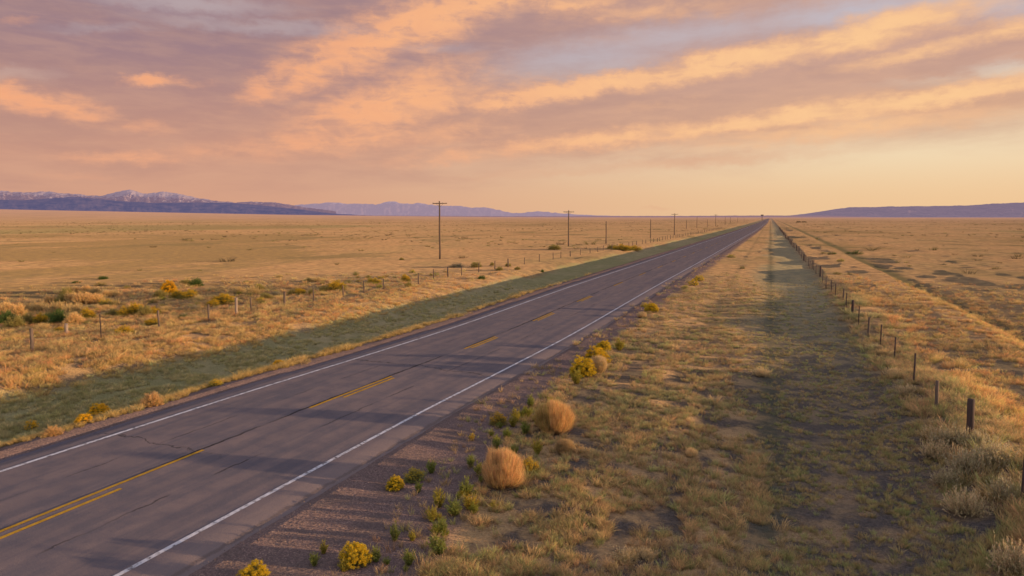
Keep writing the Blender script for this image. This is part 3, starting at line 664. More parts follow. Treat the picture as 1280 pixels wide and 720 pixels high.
field = [  # kind, px, py, width, height ratio, label
    ('s', 63, 378, 16, .7, 'left end straw bush of the big tan thicket in the left field'), ('o', 78, 378, 16, .7, 'olive-tan bush low in the big tan thicket of the left field'),
    ('s', 92, 377, 18, .8, 'front middle straw bush of the big tan thicket'), ('s', 106, 378, 20, .8, 'front right straw bush of the big tan thicket'), ('s', 121, 377, 17, .7, 'right end straw bush of the big tan thicket'),
    ('o', 84, 370, 15, .8, 'olive bush at the back of the big tan thicket'), ('s', 93, 365, 16, .6, 'back left tan bush of the big tan thicket'), ('s', 108, 364, 15, .6, 'back middle tan bush of the big tan thicket'),
    ('p', 119, 365, 13, .7, 'back right tan bush of the big tan thicket'), ('p', 142, 368, 14, .6, 'tan bush just right of the big tan thicket'), ('s', 133, 369, 13, .6, 'small tan bush touching the right of the big tan thicket'),
    ('s', 8, 391, 20, .8, 'straw bush at the left edge of the field brush'), ('s', 22, 394, 20, .8, 'second straw bush from the left edge of the field brush'), ('p', 35, 387, 18, .6, 'pale bush above the leftmost green shrubs'),
    ('p', 48, 387, 18, .7, 'pinkish tan bush between the thickets in the left field'), ('p', 72, 388, 20, .7, 'pale bush directly above the dark green shrub'), ('p', 92, 390, 20, .7, 'pale bush above the orange bush in the left field'),
    ('d', 8, 403, 20, .8, 'darkest green shrub at the left edge of the photo'), ('o', 18, 408, 20, .7, 'olive shrub near the left edge, in front'), ('o', 35, 403, 18, .7, 'olive green shrub, second of the green row'),
    ('g', 51, 403, 16, .8, 'yellow-olive shrub in the green row of the left field'), ('d', 74, 403, 19, .9, 'tallest dark green shrub of the left field'), ('d', 61, 398, 13, .7, 'bright green shrub touching the dark green shrub'),
    ('g', 110, 397, 17, .8, 'round yellow-green shrub above the pale stub post'), ('s', 93, 404, 19, .8, 'orange straw bush between dark green and yellow-green shrubs'), ('p', 55, 411, 16, .6, 'low pale tuft bush in front of the green row'),
    ('p', 116, 401, 8, .7, 'tiny pinkish bush under the yellow-green shrub'), ('o', 141, 393, 15, .6, 'dull olive shrub left in the olive row of the left field'), ('g', 157, 393, 16, .7, 'yellow-olive shrub in the olive row of the left field'),
    ('g', 170, 391, 16, .9, 'tallest shrub of the olive row, golden on top'), ('o', 181, 393, 16, .8, 'dark olive shrub right in the olive row'), ('g', 193, 391, 13, .7, 'last shrub of the olive row, by the fence post'),
    ('g', 155, 416, 20, .5, 'flat yellow-green bush on the ground before the fence'), ('g', 190, 404, 16, .5, 'flat yellow bush beside a fence post'), ('g', 74, 413, 13, .5, 'flat green-yellow bush below the orange bush'),
    ('y', 211, 366, 17, .9, 'brightest golden shrub of the left field'), ('o', 200, 369, 14, .6, 'dark shrub left of the brightest golden one'), ('g', 222, 371, 16, .6, 'olive shrub right below the brightest golden one'),
    ('g', 237, 372, 17, .7, 'yellow-green shrub, right neighbour of the golden pair'), ('p', 246, 372, 10, .6, 'small tan bush right of the yellow-green one'), ('d', 245, 356, 15, .7, 'dark bushy shrub standing apart behind the golden ones'),
    ('o', 233, 353, 14, .4, 'low dark shrub left of the one standing apart'), ('g', 279, 378, 26, .5, 'wide olive-yellow shrub above a fence post'), ('g', 266, 381, 14, .6, 'small yellow shrub at the left of the wide olive one'),
    ('e', 240, 386, 16, .5, 'grey shrub in a low pair before the wide olive one, right'), ('e', 227, 387, 12, .5, 'grey shrub in a low pair before the wide olive one, left'), ('p', 206, 387, 14, .5, 'straw tuft bush just right of the tall thin post'),
    ('d', 229, 396, 12, .4, 'small dark hollow shrub near the fence'), ('p', 299, 364, 14, .6, 'tan bush on the dark brush line, left'), ('p', 316, 366, 18, .6, 'tan bush on the dark brush line, centre'),
    ('o', 324, 361, 12, .6, 'dark shrub behind the tan bushes on the brush line'), ('o', 333, 372, 13, .6, 'olive shrub under the brush line'), ('e', 345, 368, 14, .5, 'grey bush right on the brush line'),
    ('o', 365, 366, 10, .6, 'small olive shrub left of the green one on the brush line'), ('g', 375, 366, 13, .6, 'green-yellow shrub at the right of the brush line'), ('o', 390, 366, 9, .7, 'dark shrub behind a wooden post on the brush line'),
    ('o', 328, 378, 10, .5, 'small dark shrub above the pale post'), ('g', 421, 361, 20, .6, 'yellow-green bush alone beside the left fence'), ('o', 405, 362, 11, .6, 'dark shrub left of the lone yellow-green bush'),
    ('p', 396, 350, 13, .5, 'straw bush on a dark streak behind the left fence'), ('o', 386, 350, 10, .4, 'dark low bush left of the straw one behind the fence'), ('g', 507, 350, 11, .8, 'green bush by the left fence, left of the tall pole'),
    ('o', 511, 357, 9, .7, 'dark shrub below the green bush by the left fence'), ('g', 468, 352, 15, .4, 'flat yellow patch bush by the left fence'), ('o', 595, 332, 13, .5, 'dark shrub right of the tallest pole'),
    ('e', 571, 332, 15, .4, 'flat grey-green shrub near the foot of the tallest pole'), ('o', 615, 330, 5, .8, 'tiny dark shrub, first of the row right of the tallest pole'), ('o', 635, 331, 7, .6, 'green dot shrub, second of the row right of the tallest pole'),
    ('o', 624, 336, 9, .5, 'flat dark shrub below the row right of the tallest pole'), ('o', 647, 335, 7, .5, 'last small dark shrub of the row right of the tallest pole'), ('d', 602, 347, 9, .5, 'dark shrub on the lit bank above the ditch'),
    ('o', 693, 310, 15, .4, 'dark brush left of the second tall pole'), ('d', 678, 337, 4, .8, 'tiny dark bush at the rim of the green ditch'), ('g', 778, 311, 20, .35, 'green-yellow brush patch beyond the left fence, left'),
    ('g', 792, 310, 16, .35, 'green-yellow brush patch beyond the left fence, right'), ('o', 766, 309, 14, .35, 'dark end of the brush patch beyond the left fence'), ('d', 129, 347, 10, .4, 'small green shrub alone far out on the plain'),
    ('d', 95, 352, 9, .3, 'flat green patch shrub far out on the plain'), ('o', 502, 323, 5, .6, 'tiny bush far out left of the tallest pole')]
for k, a, b, c_, h, lb in field:
    kk = LK[k]
    tint = {'s': (1.5, 1.4, 1.2), 'p': (1.25, 1.15, .85), 'o': (1.25, 1.15, .9), 'd': (1.0, 1.1, .9), 'g': (1.15, .95, .6), 'y': (1.15, .95, .7), 'e': (.9, .9, .9)}[k]
    plant(kk, a, b + 2, c_ * 1.3, lb, 'brush scattered over the left field', h * 1.1, tint, dens=1.0)
for i in range(135):          # the loose belt of pale brush these stand in
    a = random.uniform(-20, 560); b = np.interp(a, [0, 330, 560], [396, 368, 341]) + random.gauss(0, 1) * np.interp(a, [0, 330, 560], [15, 8, 4])
    kk = random.choice(['palesage', 'sage', 'olive', 'olive', 'sage', 'yellowgreen'])
    plant(kk, a, b, random.uniform(8, 17) * np.interp(a, [0, 560], [1.2, .55]), 'low loose brush in the belt of bushes along the left fence', 'loose brush of the left belt', random.uniform(.4, .7), random.choice([(1.2, 1.15, .85), (1.3, 1.15, .85), (1.0, 1.05, .8)]), dens=.35)
for k, a, b, c_, h, lb in [('d', 1040, 318, 13, .4, 'dark shrub at the bend of the right ditch'), ('d', 1071, 318, 16, .5, 'darkest green shrub right of the ditch bend'), ('d', 1060, 317, 9, .4, 'small green shrub between the two at the ditch bend'),
    ('o', 1029, 317, 9, .4, 'small shrub left of the ditch bend'), ('g', 1051, 327, 11, .5, 'green shrub on the strip between fence and ditch'), ('o', 1046, 343, 13, .4, 'flat dark shrub by the right fence, left of a pair'),
    ('o', 1062, 343, 8, .4, 'flat dark shrub by the right fence, right of a pair'), ('o', 1021, 299, 6, .4, 'tiny dark shrub far off beyond the right fence'), ('e', 1180, 331, 8, .4, 'grey speck shrub far out on the right plain'), ('o', 1137, 333, 7, .4, 'dark speck shrub on the right plain')]:
    plant(LK[k], a, b, c_, lb, 'shrubs on the right plain', h)

# ------------------------------------------------------------------ brush too far and small to count (stuff)
# ------------------------------------------------------------------ far trees
def far_tree(px, py, wpx, hpx, label):
    x, y, z = at(px, py); wd = span(wpx, x, y); hg = span(hpx, x, y)
    o = bpy.data.objects.new('tree', None); col.objects.link(o); o.location = (x, y, z); tag(o, label, 'tree', 'far trees on the plain')
    n = 500; d = dirs(n, -.3, 1); pc = d * np.array([wd / 2, wd / 2, hg * .55]) * (rng.uniform(.4, 1, n) ** .5)[:, None] + np.array([0, 0, hg * .5])
    pc[:, 2] += fbm(pc[:, 0] / wd * 4, pc[:, 1] / wd * 4, 5) * hg * .15
    v, q, c = flakes(pc, np.full(n, min(wd, hg) * .11), jit((.06, .06, .04), n, .3)); me = mesh_np('crown', v, q, colr=c); me.materials.append(M_leaf); link('crown', me, parent=o)
    v, q, c = strands(np.array([[0, 0, -.2]]), np.array([[0, 0, hg * .3]]), np.array([[0, 0, hg * .6]]), np.array([wd * .05]), np.array([[.1, .07, .05]]), np.array([[.1, .07, .05]]), 2)
    me = mesh_np('trunk', v, q, colr=c); me.materials.append(M_leaf); link('trunk', me, parent=o)
for a in [(998, 278.6, 6, 2.2, 'left half of the dark clump far off right of the road end'), (1005, 278.7, 7, 2, 'right half of the dark clump far off right of the road end'), (1022, 284.3, 16, 1.2, 'low dark treeline piece in front of the far clump')]:
    far_tree(*a)

# ------------------------------------------------------------------ fences
def woodmat(name, a, b, sc_=14.0):
    mat, t = material(name)
    tcn = t.add('ShaderNodeTexCoord')
    n = t.noise(t.vm('MULTIPLY', tcn.outputs['Object'], (1, 1, .12)), sc_, 5, .65)
    oi = t.add('ShaderNodeObjectInfo')
    c = t.mix(t.rng(n, .35, .65), a, b)
    c = t.mix(t.m('MULTIPLY', oi.outputs['Random'], .5), c, tuple(v * .6 for v in a))
    bs = t.add('ShaderNodeBsdfPrincipled', {'Base Color': c, 'Roughness': .85})
    bp = t.add('ShaderNodeBump', {'Height': n, 'Strength': .5, 'Distance': .02}); t.set(bs.inputs['Normal'], bp.outputs[0])
    out(t, bs.outputs[0]); return mat
M_post = woodmat('weathered_post', (.20, .14, .10), (.10, .07, .055)); M_steel = woodmat('rusty_steel', (.11, .065, .05), (.06, .04, .035)); M_pale = woodmat('pale_wood', (.42, .32, .24), (.3, .22, .17))
M_pole = woodmat('pole_wood', (.19, .125, .085), (.11, .075, .055), 6.0)
mat, t = material('wire_metal'); bs = t.add('ShaderNodeBsdfPrincipled', {'Base Color': (.16, .13, .11), 'Metallic': .6, 'Roughness': .6}); out(t, bs.outputs[0]); M_wire = mat
mat, t = material('insulator_glass'); bs = t.add('ShaderNodeBsdfPrincipled', {'Base Color': (.55, .5, .48), 'Roughness': .25}); out(t, bs.outputs[0]); M_ins = mat

def tube(path, rad, seg=8, cap=True):
    """swept ring along a path; rad a number or one per point"""
    path = np.asarray(path, float); n = len(path); rad = np.full(n, rad) if np.isscalar(rad) else np.asarray(rad)
    tg = np.gradient(path, axis=0); tg = unit(tg)
    up = np.array([0, 0, 1.]) if abs(tg[0][2]) < .9 else np.array([0, 1., 0])
    s1 = unit(np.cross(tg, up)); s2 = np.cross(s1, tg)
    a = np.arange(seg) * 2 * math.pi / seg
    V = (path[:, None] + rad[:, None, None] * (np.cos(a)[None, :, None] * s1[:, None] + np.sin(a)[None, :, None] * s2[:, None])).reshape(-1, 3)
    Q = [[i * seg + k, i * seg + (k + 1) % seg, (i + 1) * seg + (k + 1) % seg, (i + 1) * seg + k] for i in range(n - 1) for k in range(seg)]
    if cap:
        c0 = len(V); V = np.vstack([V, path[:1], path[-1:]])
        for k in range(0, seg, 2):
            Q.append([c0, (k + 2) % seg, k + 1, k]); b = (n - 1) * seg; Q.append([c0 + 1, b + k, b + k + 1, b + (k + 2) % seg])
    return V, np.array(Q), np.zeros((len(V), 3))
def post_mesh(name, h, r, mat, round_=True, lean=0.0):
    if round_:
        zs = np.array([-.3, 0, h * .3, h * .7, h - .02, h]); rr = r * np.array([1.05, 1.04, 1, .98, .96, .82])
        pth = np.stack([np.sin(zs * 1.7) * r * .25 + zs * lean, np.cos(zs * 2.1) * r * .2, zs], -1)
        V, Q, _ = tube(pth, rr, 8)
    else:     # T-section steel stake
        b = r
        pts = np.array([(-b, -b * .2), (b, -b * .2), (b, b * .2), (b * .2, b * .2), (b * .2, b * 1.2), (-b * .2, b * 1.2), (-b * .2, b * .2), (-b, b * .2)])
        zs = [-.3, h * .5, h]; V = np.concatenate([np.c_[pts + [z * lean, 0], np.full(8, z)] for z in zs])
        Q = [[i * 8 + k, i * 8 + (k + 1) % 8, (i + 1) * 8 + (k + 1) % 8, (i + 1) * 8 + k] for i in range(2) for k in range(8)]
        Q += [[16, 17, 18, 23], [19, 20, 21, 22]]; Q = np.array(Q)
    me = mesh_np(name, V, Q, smooth=False); me.materials.append(mat); return me
def fence(label, posts, wire_h, lib):
    root = bpy.data.objects.new('wire_fence', None); col.objects.link(root); root.location = (posts[0][0], posts[0][1], float(height(posts[0][0], posts[0][1])))
    tag(root, label, 'fence')
    L = np.array(root.location)
    P = []
    for (x, y, k, s) in posts:
        z = float(height(x, y)); P.append((x, y, z, s))
        o = link('post', lib[k], parent=root); o.location = Vector((x, y, z)) - Vector(L); o.scale = (1, 1, s); o.rotation_euler = (0, 0, random.uniform(0, 6.28) if k != 'steel' else 0)
        if k == 'thick': o['label'] = 'thick dark wooden post'
    parts = []
    for wh in wire_h:
        path = []
        for (a, b) in zip(P[:-1], P[1:]):
            for f in (0, .5):
                path.append((a[0] * (1 - f) + b[0] * f, a[1] * (1 - f) + b[1] * f, a[2] * (1 - f) + b[2] * f + wh - (.02 if f else 0)))
        path.append((P[-1][0], P[-1][1], P[-1][2] + wh))
        parts.append(tube(np.array(path) - L, .0022, 4, False))
    for pr in parts:
        me = mesh_np('wire', pr[0], pr[1]); link('wire', me, M_wire, root)
libR = {'thick': post_mesh('thick_post', 1.12, .095, M_steel, True), 'wood': post_mesh('wood_post', 1.12, .055, M_post), 'steel': post_mesh('steel_post', 1.2, .032, M_steel, False)}
pr = []
for a, b, k, s in [(1277, 632, 'steel', 1.0), (1212, 547, 'thick', 1.0), (1170, 514, 'wood', .92), (1142, 480, 'steel', 1.0), (1118, 449, 'steel', .9), (1100.5, 431, 'steel', .9), (1085, 421, 'wood', 1.0), (1073, 406, 'steel', .95), (1065, 394, 'thick', .9), (1057.5, 386, 'steel', .95)]:
    x, y, z = at(a, b)
    pr.append((x, y, k, s))
ys = pr[-1][1] + 4.3; x0 = pr[-1][0]; i = 0
pr = [(pr[0][0] + .1, pr[0][1] - 5, 'steel', 1.0)] + pr
while ys < 420:
    pr.append((np.interp(ys, [50, 90, 180, 420], [5.45, 5.1, 4.9, 4.9]) + random.uniform(-.1, .1), ys, 'thick' if i % 7 == 5 else ('wood' if i % 3 == 0 else 'steel'), random.uniform(.85, 1.05))); ys += random.uniform(3.9, 5.1); i += 1
fence('barbed wire fence on dark posts running along the berm right of the verge', pr, (.3, .6, .9, 1.08), libR)
libL = {'lean': post_mesh('leaning_post', 1.15, .085, M_post, True, -.12), 'wood': post_mesh('fence_post', 1.1, .06, M_post), 'pale': post_mesh('pale_post', 1.25, .10, M_pale), 'steel': post_mesh('stake', 1.25, .03, M_steel, False), 'thick': post_mesh('stout_post', 1.1, .085, M_post)}
pl = []
for a, b, k, s in [(40, 439, 'lean', 1.0), (84, 419, 'pale', .55), (126.5, 423, 'steel', 1.1), (199, 411, 'wood', 1.05), (261, 401, 'wood', 1.0), (296, 394, 'pale', 1.0), (314, 389, 'wood', .9), (356, 382, 'thick', 1.0), (392, 378, 'wood', 1.0), (429, 371, 'wood', .9), (455, 366, 'wood', 1.0), (479.5, 362, 'wood', .9), (523, 355, 'wood', 1.0), (542, 349, 'wood', 1.0), (560, 346, 'thick', 1.0), (577, 344, 'wood', 1.0)]:
    x, y, z = at(a, b); pl.append((x, y, k, s))
x0, ys = pl[-1][0], pl[-1][1] + 4.5; i = 0
while ys < 420:
    pl.append((np.interp(ys, [pl[15][1], 180, 420], [x0, -29, -26]) + random.uniform(-.2, .2), ys, 'thick' if i % 5 == 2 else 'wood', random.uniform(.85, 1.05))); ys += random.uniform(4.2, 6); i += 1
fence('wire fence on thin weathered posts crossing the brush beyond the green ditch', sorted(pl, key=lambda q: q[1]), (.35, .65, .95), libL)

# ------------------------------------------------------------------ utility poles
def utility_pole(px, py, top_py, label, arm=True, group='poles of the line beyond the left fence'):
    x, y, z = at(px, py)
    d = ray(px, top_py); tt = math.hypot(x, y) / math.hypot(d[0], d[1]); h = CAMZ + d[2] * tt - z
    o = bpy.data.objects.new('utility_pole', None); col.objects.link(o); o.location = (x, y, z); tag(o, label, 'utility pole', group)
    o.rotation_euler = (0, 0, R(6))
    zs = np.linspace(-.3, h, 9); V, Q, _ = tube(np.stack([0.02 * np.sin(zs), 0 * zs, zs], -1), np.linspace(.17, .11, 9), 10)
    me = mesh_np('pole', V, Q, smooth=True); link('pole', me, M_pole, o)
    if arm:
        az_ = h - .42; hw = 1.25
        V = np.array([(-hw, .13, az_), (hw, .13, az_), (hw, .23, az_), (-hw, .23, az_), (-hw, .13, az_ + .13), (hw, .13, az_ + .13), (hw, .23, az_ + .13), (-hw, .23, az_ + .13)])
        Q = np.array([(0, 3, 2, 1), (4, 5, 6, 7), (0, 1, 5, 4), (1, 2, 6, 5), (2, 3, 7, 6), (3, 0, 4, 7)])
        link('crossarm', mesh_np('crossarm', V, Q), M_pole, o)
        for sx in (-1, 1):
            V, Q, _ = tube([(sx * .62, .18, az_ + .02), (0, .14, az_ - .55)], .018, 6); link('brace', mesh_np('brace', V, Q), M_wire, o)
        for sx in (-1.15, -.45, .45, 1.15):
            zs = az_ + .13 + np.array([-.01, .05, .06, .11, .12, .17]); rr = [.015, .015, .05, .055, .04, .035]
            V, Q, _ = tube(np.stack([0 * zs + sx, 0 * zs + .18, zs], -1), np.array(rr), 8); link('insulator', mesh_np('insulator', V, Q), M_ins, o)
        V, Q, _ = tube(np.stack([np.zeros(3), np.zeros(3), np.array([h - .01, h + .1, h + .2])], -1), np.array([.03, .05, .03]), 8); link('insulator', mesh_np('insulator', V, Q), M_ins, o)
    return o
utility_pole(550, 324, 251.5, 'tallest wooden pole with a crossarm, nearest on the left plain')
utility_pole(710.5, 308, 263, 'second tallest crossarm pole, midway between the tallest pole and the road end')
utility_pole(757.5, 304.5, 276.5, 'shorter bare pole right of the second crossarm pole', False)
utility_pole(813, 297.5, 274, 'bare pole above the green brush patch, fourth from the left', False)
utility_pole(842.8, 294, 266.7, 'thin tall pole rising above the horizon, fifth from the left')
utility_pole(871, 285, 270.5, 'pole on the plain nearer the road, sixth from the left', False)
utility_pole(857.8, 286, 274.5, 'faint short pole between the fifth and sixth poles', False)
utility_pole(884, 284, 274, 'small distant pole just right of the sixth pole', False)
utility_pole(894.3, 283, 268, 'distant tall pole with its top above the horizon')
utility_pole(906.3, 281, 271, 'dark distant pole right of the last one above the horizon', False)
utility_pole(912.8, 279.5, 271, 'tiny pole far down the line, third from its far end', False)
utility_pole(922, 278, 271.5, 'tiny pole far down the line, second from its far end', False)
utility_pole(930, 277, 272, 'last tiny pole before the road vanishes', False)

# distant highway sign at the rise where the road vanishes
x, y, z = at(952.5, 275.6)
o = bpy.data.objects.new('road_sign', None); col.objects.link(o); o.location = (x, y, z); tag(o, 'tiny dark sign standing over the road where it meets the horizon', 'sign')
d = ray(952.5, 268.3); hh = CAMZ + d[2] * math.hypot(x, y) / math.hypot(d[0], d[1]) - z; s = math.hypot(x, y) / F
for sx in (-.5, .5):
    V, Q, _ = tube([(sx * s, 0, -.3), (sx * s, 0, hh)], .14 * s, 6); link('leg', mesh_np('sign_leg', V, Q), M_steel, o)
a = 1.5 * s; V = np.array([(-a, -.1, hh - 1.1 * s), (a, -.1, hh - 1.1 * s), (a, .1, hh - 1.1 * s), (-a, .1, hh - 1.1 * s), (-a, -.1, hh), (a, -.1, hh), (a, .1, hh), (-a, .1, hh)])
link('panel', mesh_np('sign_panel', V, np.array([(0, 3, 2, 1), (4, 5, 6, 7), (0, 1, 5, 4), (1, 2, 6, 5), (2, 3, 7, 6), (3, 0, 4, 7)])), M_steel, o)

# ------------------------------------------------------------------ grass (stuff)
def tuft(nb, hgt, spread, lean, wid):
    a = rng.uniform(0, 6.283, nb); r = np.sqrt(rng.random(nb)) * spread
    p0 = np.stack([np.cos(a) * r, np.sin(a) * r, np.full(nb, -.01)], -1)
    b = a + rng.normal(size=nb) * .9; h = hgt * rng.uniform(.55, 1.1, nb); l = lean * rng.uniform(.3, 1.2, nb) * hgt
    p2 = p0 + np.stack([np.cos(b) * l, np.sin(b) * l, h], -1); p1 = p0 + np.stack([np.cos(b) * l * .25, np.sin(b) * l * .25, h * .65], -1)
    k = np.ones((nb, 3)); bri = rng.uniform(.75, 1.15, nb)[:, None]
    return strands(p0, p1, p2, wid * rng.uniform(.7, 1.2, nb), k * .62 * bri, k * 1.45 * bri, 2)  # shading put into the blade colour: dark foot, bright sunlit tip
protos = []
for i in range(8):
    v, q, c = tuft([26, 34, 22, 40][i % 4], 1.0, [.35, .5, .3, .6][i % 4], [.5, .8, .35, .7][i % 4], .045 if i < 4 else .03)
    me = mesh_np('grass_tuft', v, q)
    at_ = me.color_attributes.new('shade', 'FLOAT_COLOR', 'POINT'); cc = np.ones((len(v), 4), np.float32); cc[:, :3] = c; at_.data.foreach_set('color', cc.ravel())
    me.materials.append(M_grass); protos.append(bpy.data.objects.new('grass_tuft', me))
v, q, c = flakes(np.zeros((1, 3)), np.array([.5]), np.ones((1, 3)))
stones = []
mat, t = material('pebble'); c_ = t.attr('tint', 'INSTANCER', 'Color'); bs = t.add('ShaderNodeBsdfDiffuse', {'Color': c_}); out(t, bs.outputs[0]); M_peb = mat
for i in range(4):
    d = unit(np.array([(x, y, z) for x in (-1, 1) for y in (-1, 1) for z in (-1, 1)], float)) * rng.uniform(.6, 1.1, (8, 1)) * np.array([.5, .42, .3])
    me = mesh_np('pebble', d, np.array([(0, 1, 3, 2), (4, 6, 7, 5), (0, 4, 5, 1), (2, 3, 7, 6), (0, 2, 6, 4), (1, 5, 7, 3)])); me.materials.append(M_peb); stones.append(bpy.data.objects.new('pebble', me))

def scatter(name, pts, scl, rot, tint, protos, kind='stuff', label=None, cat=None):
    me = bpy.data.meshes.new(name); n = len(pts)
    me.vertices.add(n); me.vertices.foreach_set('co', np.asarray(pts, np.float32).ravel())
    a = me.attributes.new('scl', 'FLOAT_VECTOR', 'POINT'); a.data.foreach_set('vector', np.asarray(scl, np.float32).ravel())
    a = me.attributes.new('rot', 'FLOAT_VECTOR', 'POINT'); a.data.foreach_set('vector', np.asarray(rot, np.float32).ravel())
    a = me.attributes.new('tint', 'FLOAT_COLOR', 'POINT'); c4 = np.ones((n, 4), np.float32); c4[:, :3] = tint; a.data.foreach_set('color', c4.ravel())
    a = me.attributes.new('pick', 'INT', 'POINT'); a.data.foreach_set('value', rng.integers(0, len(protos), n).astype(np.int32))
    o = link(name, me); tag(o, label, cat, kind=kind)
    ng = bpy.data.node_groups.new(name + '_scatter', 'GeometryNodeTree')
    ng.interface.new_socket('Geometry', in_out='INPUT', socket_type='NodeSocketGeometry'); ng.interface.new_socket('Geometry', in_out='OUTPUT', socket_type='NodeSocketGeometry')
    N = ng.nodes; L = ng.links
    gi = N.new('NodeGroupInput'); go = N.new('NodeGroupOutput')
    jn = N.new('GeometryNodeJoinGeometry')
    for pr_ in protos:
        oi = N.new('GeometryNodeObjectInfo'); oi.inputs['Object'].default_value = pr_; oi.inputs['As Instance'].default_value = True
        L.new(oi.outputs['Geometry'], jn.inputs[0])
    def na(nm, ty):
        k = N.new('GeometryNodeInputNamedAttribute'); k.data_type = ty; k.inputs['Name'].default_value = nm; return k.outputs['Attribute']
    ip = N.new('GeometryNodeInstanceOnPoints'); L.new(gi.outputs[0], ip.inputs['Points']); L.new(jn.outputs[0], ip.inputs['Instance'])
    ip.inputs['Pick Instance'].default_value = True
    L.new(na('pick', 'INT'), ip.inputs['Instance Index']); L.new(na('scl', 'FLOAT_VECTOR'), ip.inputs['Scale'])
    er = N.new('FunctionNodeEulerToRotation'); L.new(na('rot', 'FLOAT_VECTOR'), er.inputs[0]); L.new(er.outputs[0], ip.inputs['Rotation'])
    L.new(ip.outputs[0], go.inputs[0])
    md = o.modifiers.new('scatter', 'NODES'); md.node_group = ng
    return o
def polar(n, r0, r1, pw, half=46):
    """places around the camera's foot, thinning with distance"""
    q = rng.random(n); e = 2 - pw
    r = (r0 ** e + q * (r1 ** e - r0 ** e)) ** (1 / e)
    a = YAW - math.pi + math.pi + rng.uniform(-R(half), R(half), n)
    th = rng.uniform(-R(half), R(half), n) - YAW      # bearing right of the road's heading
    return np.sin(th) * r, np.cos(th) * r, r
YAWB = YAW
def polar(n, r0, r1, pw, half=46):
    q = rng.random(n); e = 2 - pw
    r = (r0 ** e + q * (r1 ** e - r0 ** e)) ** (1 / e)
    th = rng.uniform(-R(half), R(half), n) - YAWB
    return np.sin(th) * r, np.cos(th) * r, r
N_G = 300000
x, y, r = polar(N_G, 6.5, 120, 1.35)
u = x - shift(x, y); uw = u + fbm(x / 1.7, y / 2.5, 40, 3) * .55
ve = vergeedge(y)
keep = (uw > ve) | (uw < -20.0)
clump = fbm(x / .9, y / .9, 77, 2); patch = fbm(x / 6, y / 9, 78, 3)
fine = fbm(x / .33, y / .33, 79, 2)
keep &= (clump > -.30 + .3 * patch) & ((fine > -.02) | (u < -20) | (r > 55) | (rng.random(N_G) < .22))
keep &= rng.random(N_G) < 1 - 1.0 * ss(18, 90, r)
grv = (uw <= ve) & (uw > ve - 1.6) & (rng.random(N_G) < .06); keep |= grv
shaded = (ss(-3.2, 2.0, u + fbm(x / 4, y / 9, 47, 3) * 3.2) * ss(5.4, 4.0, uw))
keep &= ~((shaded > .5) & (rng.random(N_G) < .1))
x, y, r, u, uw, clump, patch, shaded, ve = [a[keep] for a in (x, y, r, u, uw, clump, patch, shaded, ve)]
n = len(x); z = height(x, y)
is_green = (u > -28.7) & (u < -21.0); strip = (u > -21.2) & (u <= -19.9); berm = (u > 4.2) & (u < 8); leftf = u < -28
hgt = .11 + .10 * rng.random(n) ** 1.5 + .06 * np.clip(clump, 0, 1)
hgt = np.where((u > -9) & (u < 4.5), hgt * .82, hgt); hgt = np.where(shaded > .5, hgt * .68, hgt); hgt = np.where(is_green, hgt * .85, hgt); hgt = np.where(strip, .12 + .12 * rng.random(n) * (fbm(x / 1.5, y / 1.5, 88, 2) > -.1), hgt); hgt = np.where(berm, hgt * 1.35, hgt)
hgt = np.where(leftf, hgt * 1.15, hgt); hgt = np.where((patch > .25) & ~is_green, hgt * 1.25, hgt); hgt = np.where(rng.random(n) < .03, hgt * 1.6, hgt)
wdt = hgt * rng.uniform(.8, 1.3, n) * (1 + np.clip((r - 25) / 90, 0, .8))
hgt = hgt * (1 + np.clip((r - 60) / 250, 0, .5))
base = np.tile(np.array([.56, .37, .19]), (n, 1))
rnd = rng.random(n)[:, None]
base = np.where(rnd < .35, np.array([.46, .34, .17]), base); base = np.where(rnd < .24, np.array([.42, .39, .16]), base); base = np.where(rnd > .88, np.array([.60, .34, .19]), base)
gp = (fbm(x / 5, y / 8, 55, 3) > .28)[:, None] & (rnd < .6); base = np.where(gp, np.array([.38, .33, .16]), base)
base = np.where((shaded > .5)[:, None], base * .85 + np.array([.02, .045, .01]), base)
base = np.where(is_green[:, None], np.where(rnd < .5, np.array([.42, .36, .16]), np.array([.58, .45, .24])), base)
base = np.where(strip[:, None], np.where(rnd < .75, np.array([.56, .38, .15]), np.array([.46, .29, .13])), base)
base = base * 1.22; farr = np.clip((r - 30) / 120, 0, 1)[:, None]; base = base * (1 - farr) + (base * .5 + np.array([.37, .25, .14])) * farr * (~is_green[:, None]) + base * farr * is_green[:, None]
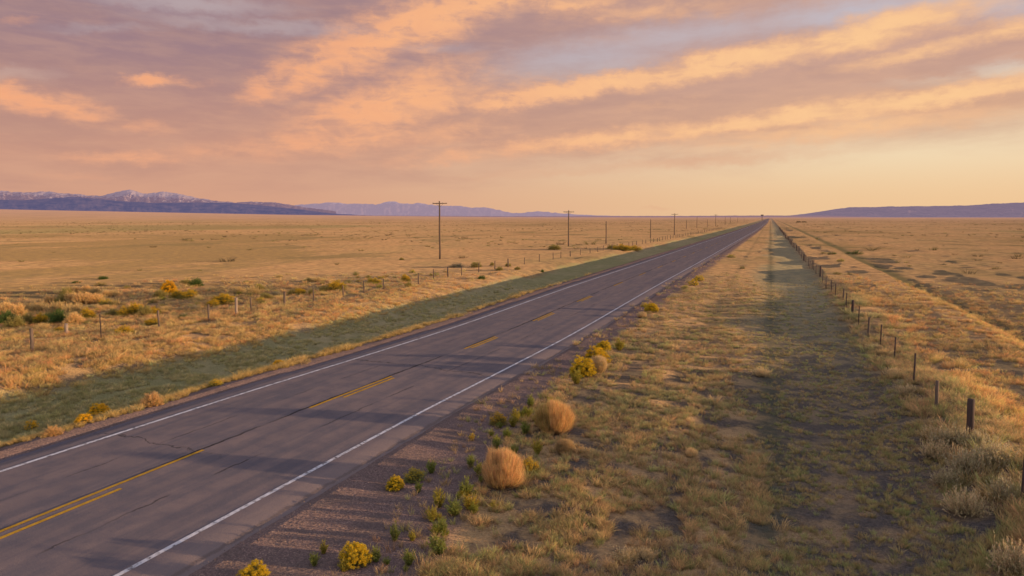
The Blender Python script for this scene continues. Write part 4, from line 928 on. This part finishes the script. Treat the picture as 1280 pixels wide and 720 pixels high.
base = base * rng.uniform(.62, 1.22, (n, 1)) * np.where((leftf | (u > 7)) & (r > 25), 1.4, 1.08)[:, None] * np.where((leftf | (u > 7))[:, None], np.array([1.06, .90, .74]), np.array([.93, .99, .92]))
base = np.clip(base, 0, .85)
rot = np.stack([rng.normal(size=n) * .08, rng.normal(size=n) * .08, rng.uniform(0, 6.28, n)], -1)
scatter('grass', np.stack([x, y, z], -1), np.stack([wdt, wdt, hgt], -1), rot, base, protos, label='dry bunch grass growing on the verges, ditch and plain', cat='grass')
# low brush dotting the far plain, too small and many to tell apart
nb_ = 16000
x, y, r = polar(nb_, 90, 1500, .6)
u = x - shift(x, y)
pt = fbm(x / 90, y / 60, 131, 4)
k = ((u < -38) | (u > 18)) & (pt > .05) & (rng.random(nb_) < .8)
k |= ((u < -38) | (u > 18)) & (rng.random(nb_) < .10)
x, y, r, u = x[k], y[k], r[k], u[k]; n = len(x)
s_ = rng.uniform(.3, .9, n) * (1 + (rng.random(n) < .06) * .8)
tn = np.where(rng.random((n, 1)) < .5, np.array([.30, .26, .10]), np.array([.20, .155, .09])) * rng.uniform(.5, 1.3, (n, 1))
scatter('low_brush', np.stack([x, y, height(x, y)], -1), np.stack([s_ * 1.5, s_ * 1.5, s_ * .55], -1), rng.uniform(0, 6.28, (n, 3)) * [0, 0, 1], tn, protos, label='low dark brush dotted over the far plain', cat='brush')
# loose stones on the gravel shoulders
n = 9000
y = 6 + 60 * rng.random(n) ** 1.8; u = rng.uniform(-9.9, -5.2, n); k = u < vergeedge(y) + .6; y = y[k]; u = u[k]; n = len(y); x = u + np.interp(y, CY, CX)
s = rng.uniform(.012, .035, n) * (1 + (rng.random(n) < .05) * .8)
tn = np.where(rng.random(n)[:, None] < .6, np.array([.21, .145, .13]), np.array([.30, .22, .18])) * rng.uniform(.6, 1.3, (n, 1))
scatter('gravel', np.stack([x, y, height(x, y) + s * .15], -1), np.stack([s, s, s], -1), rng.uniform(0, 6.28, (n, 3)) * [0.1, .1, 1], tn, stones, label='loose reddish stones on the gravel shoulder', cat='gravel')

sc.cycles.max_bounces = 5; sc.cycles.diffuse_bounces = 2; sc.cycles.transparent_max_bounces = 12
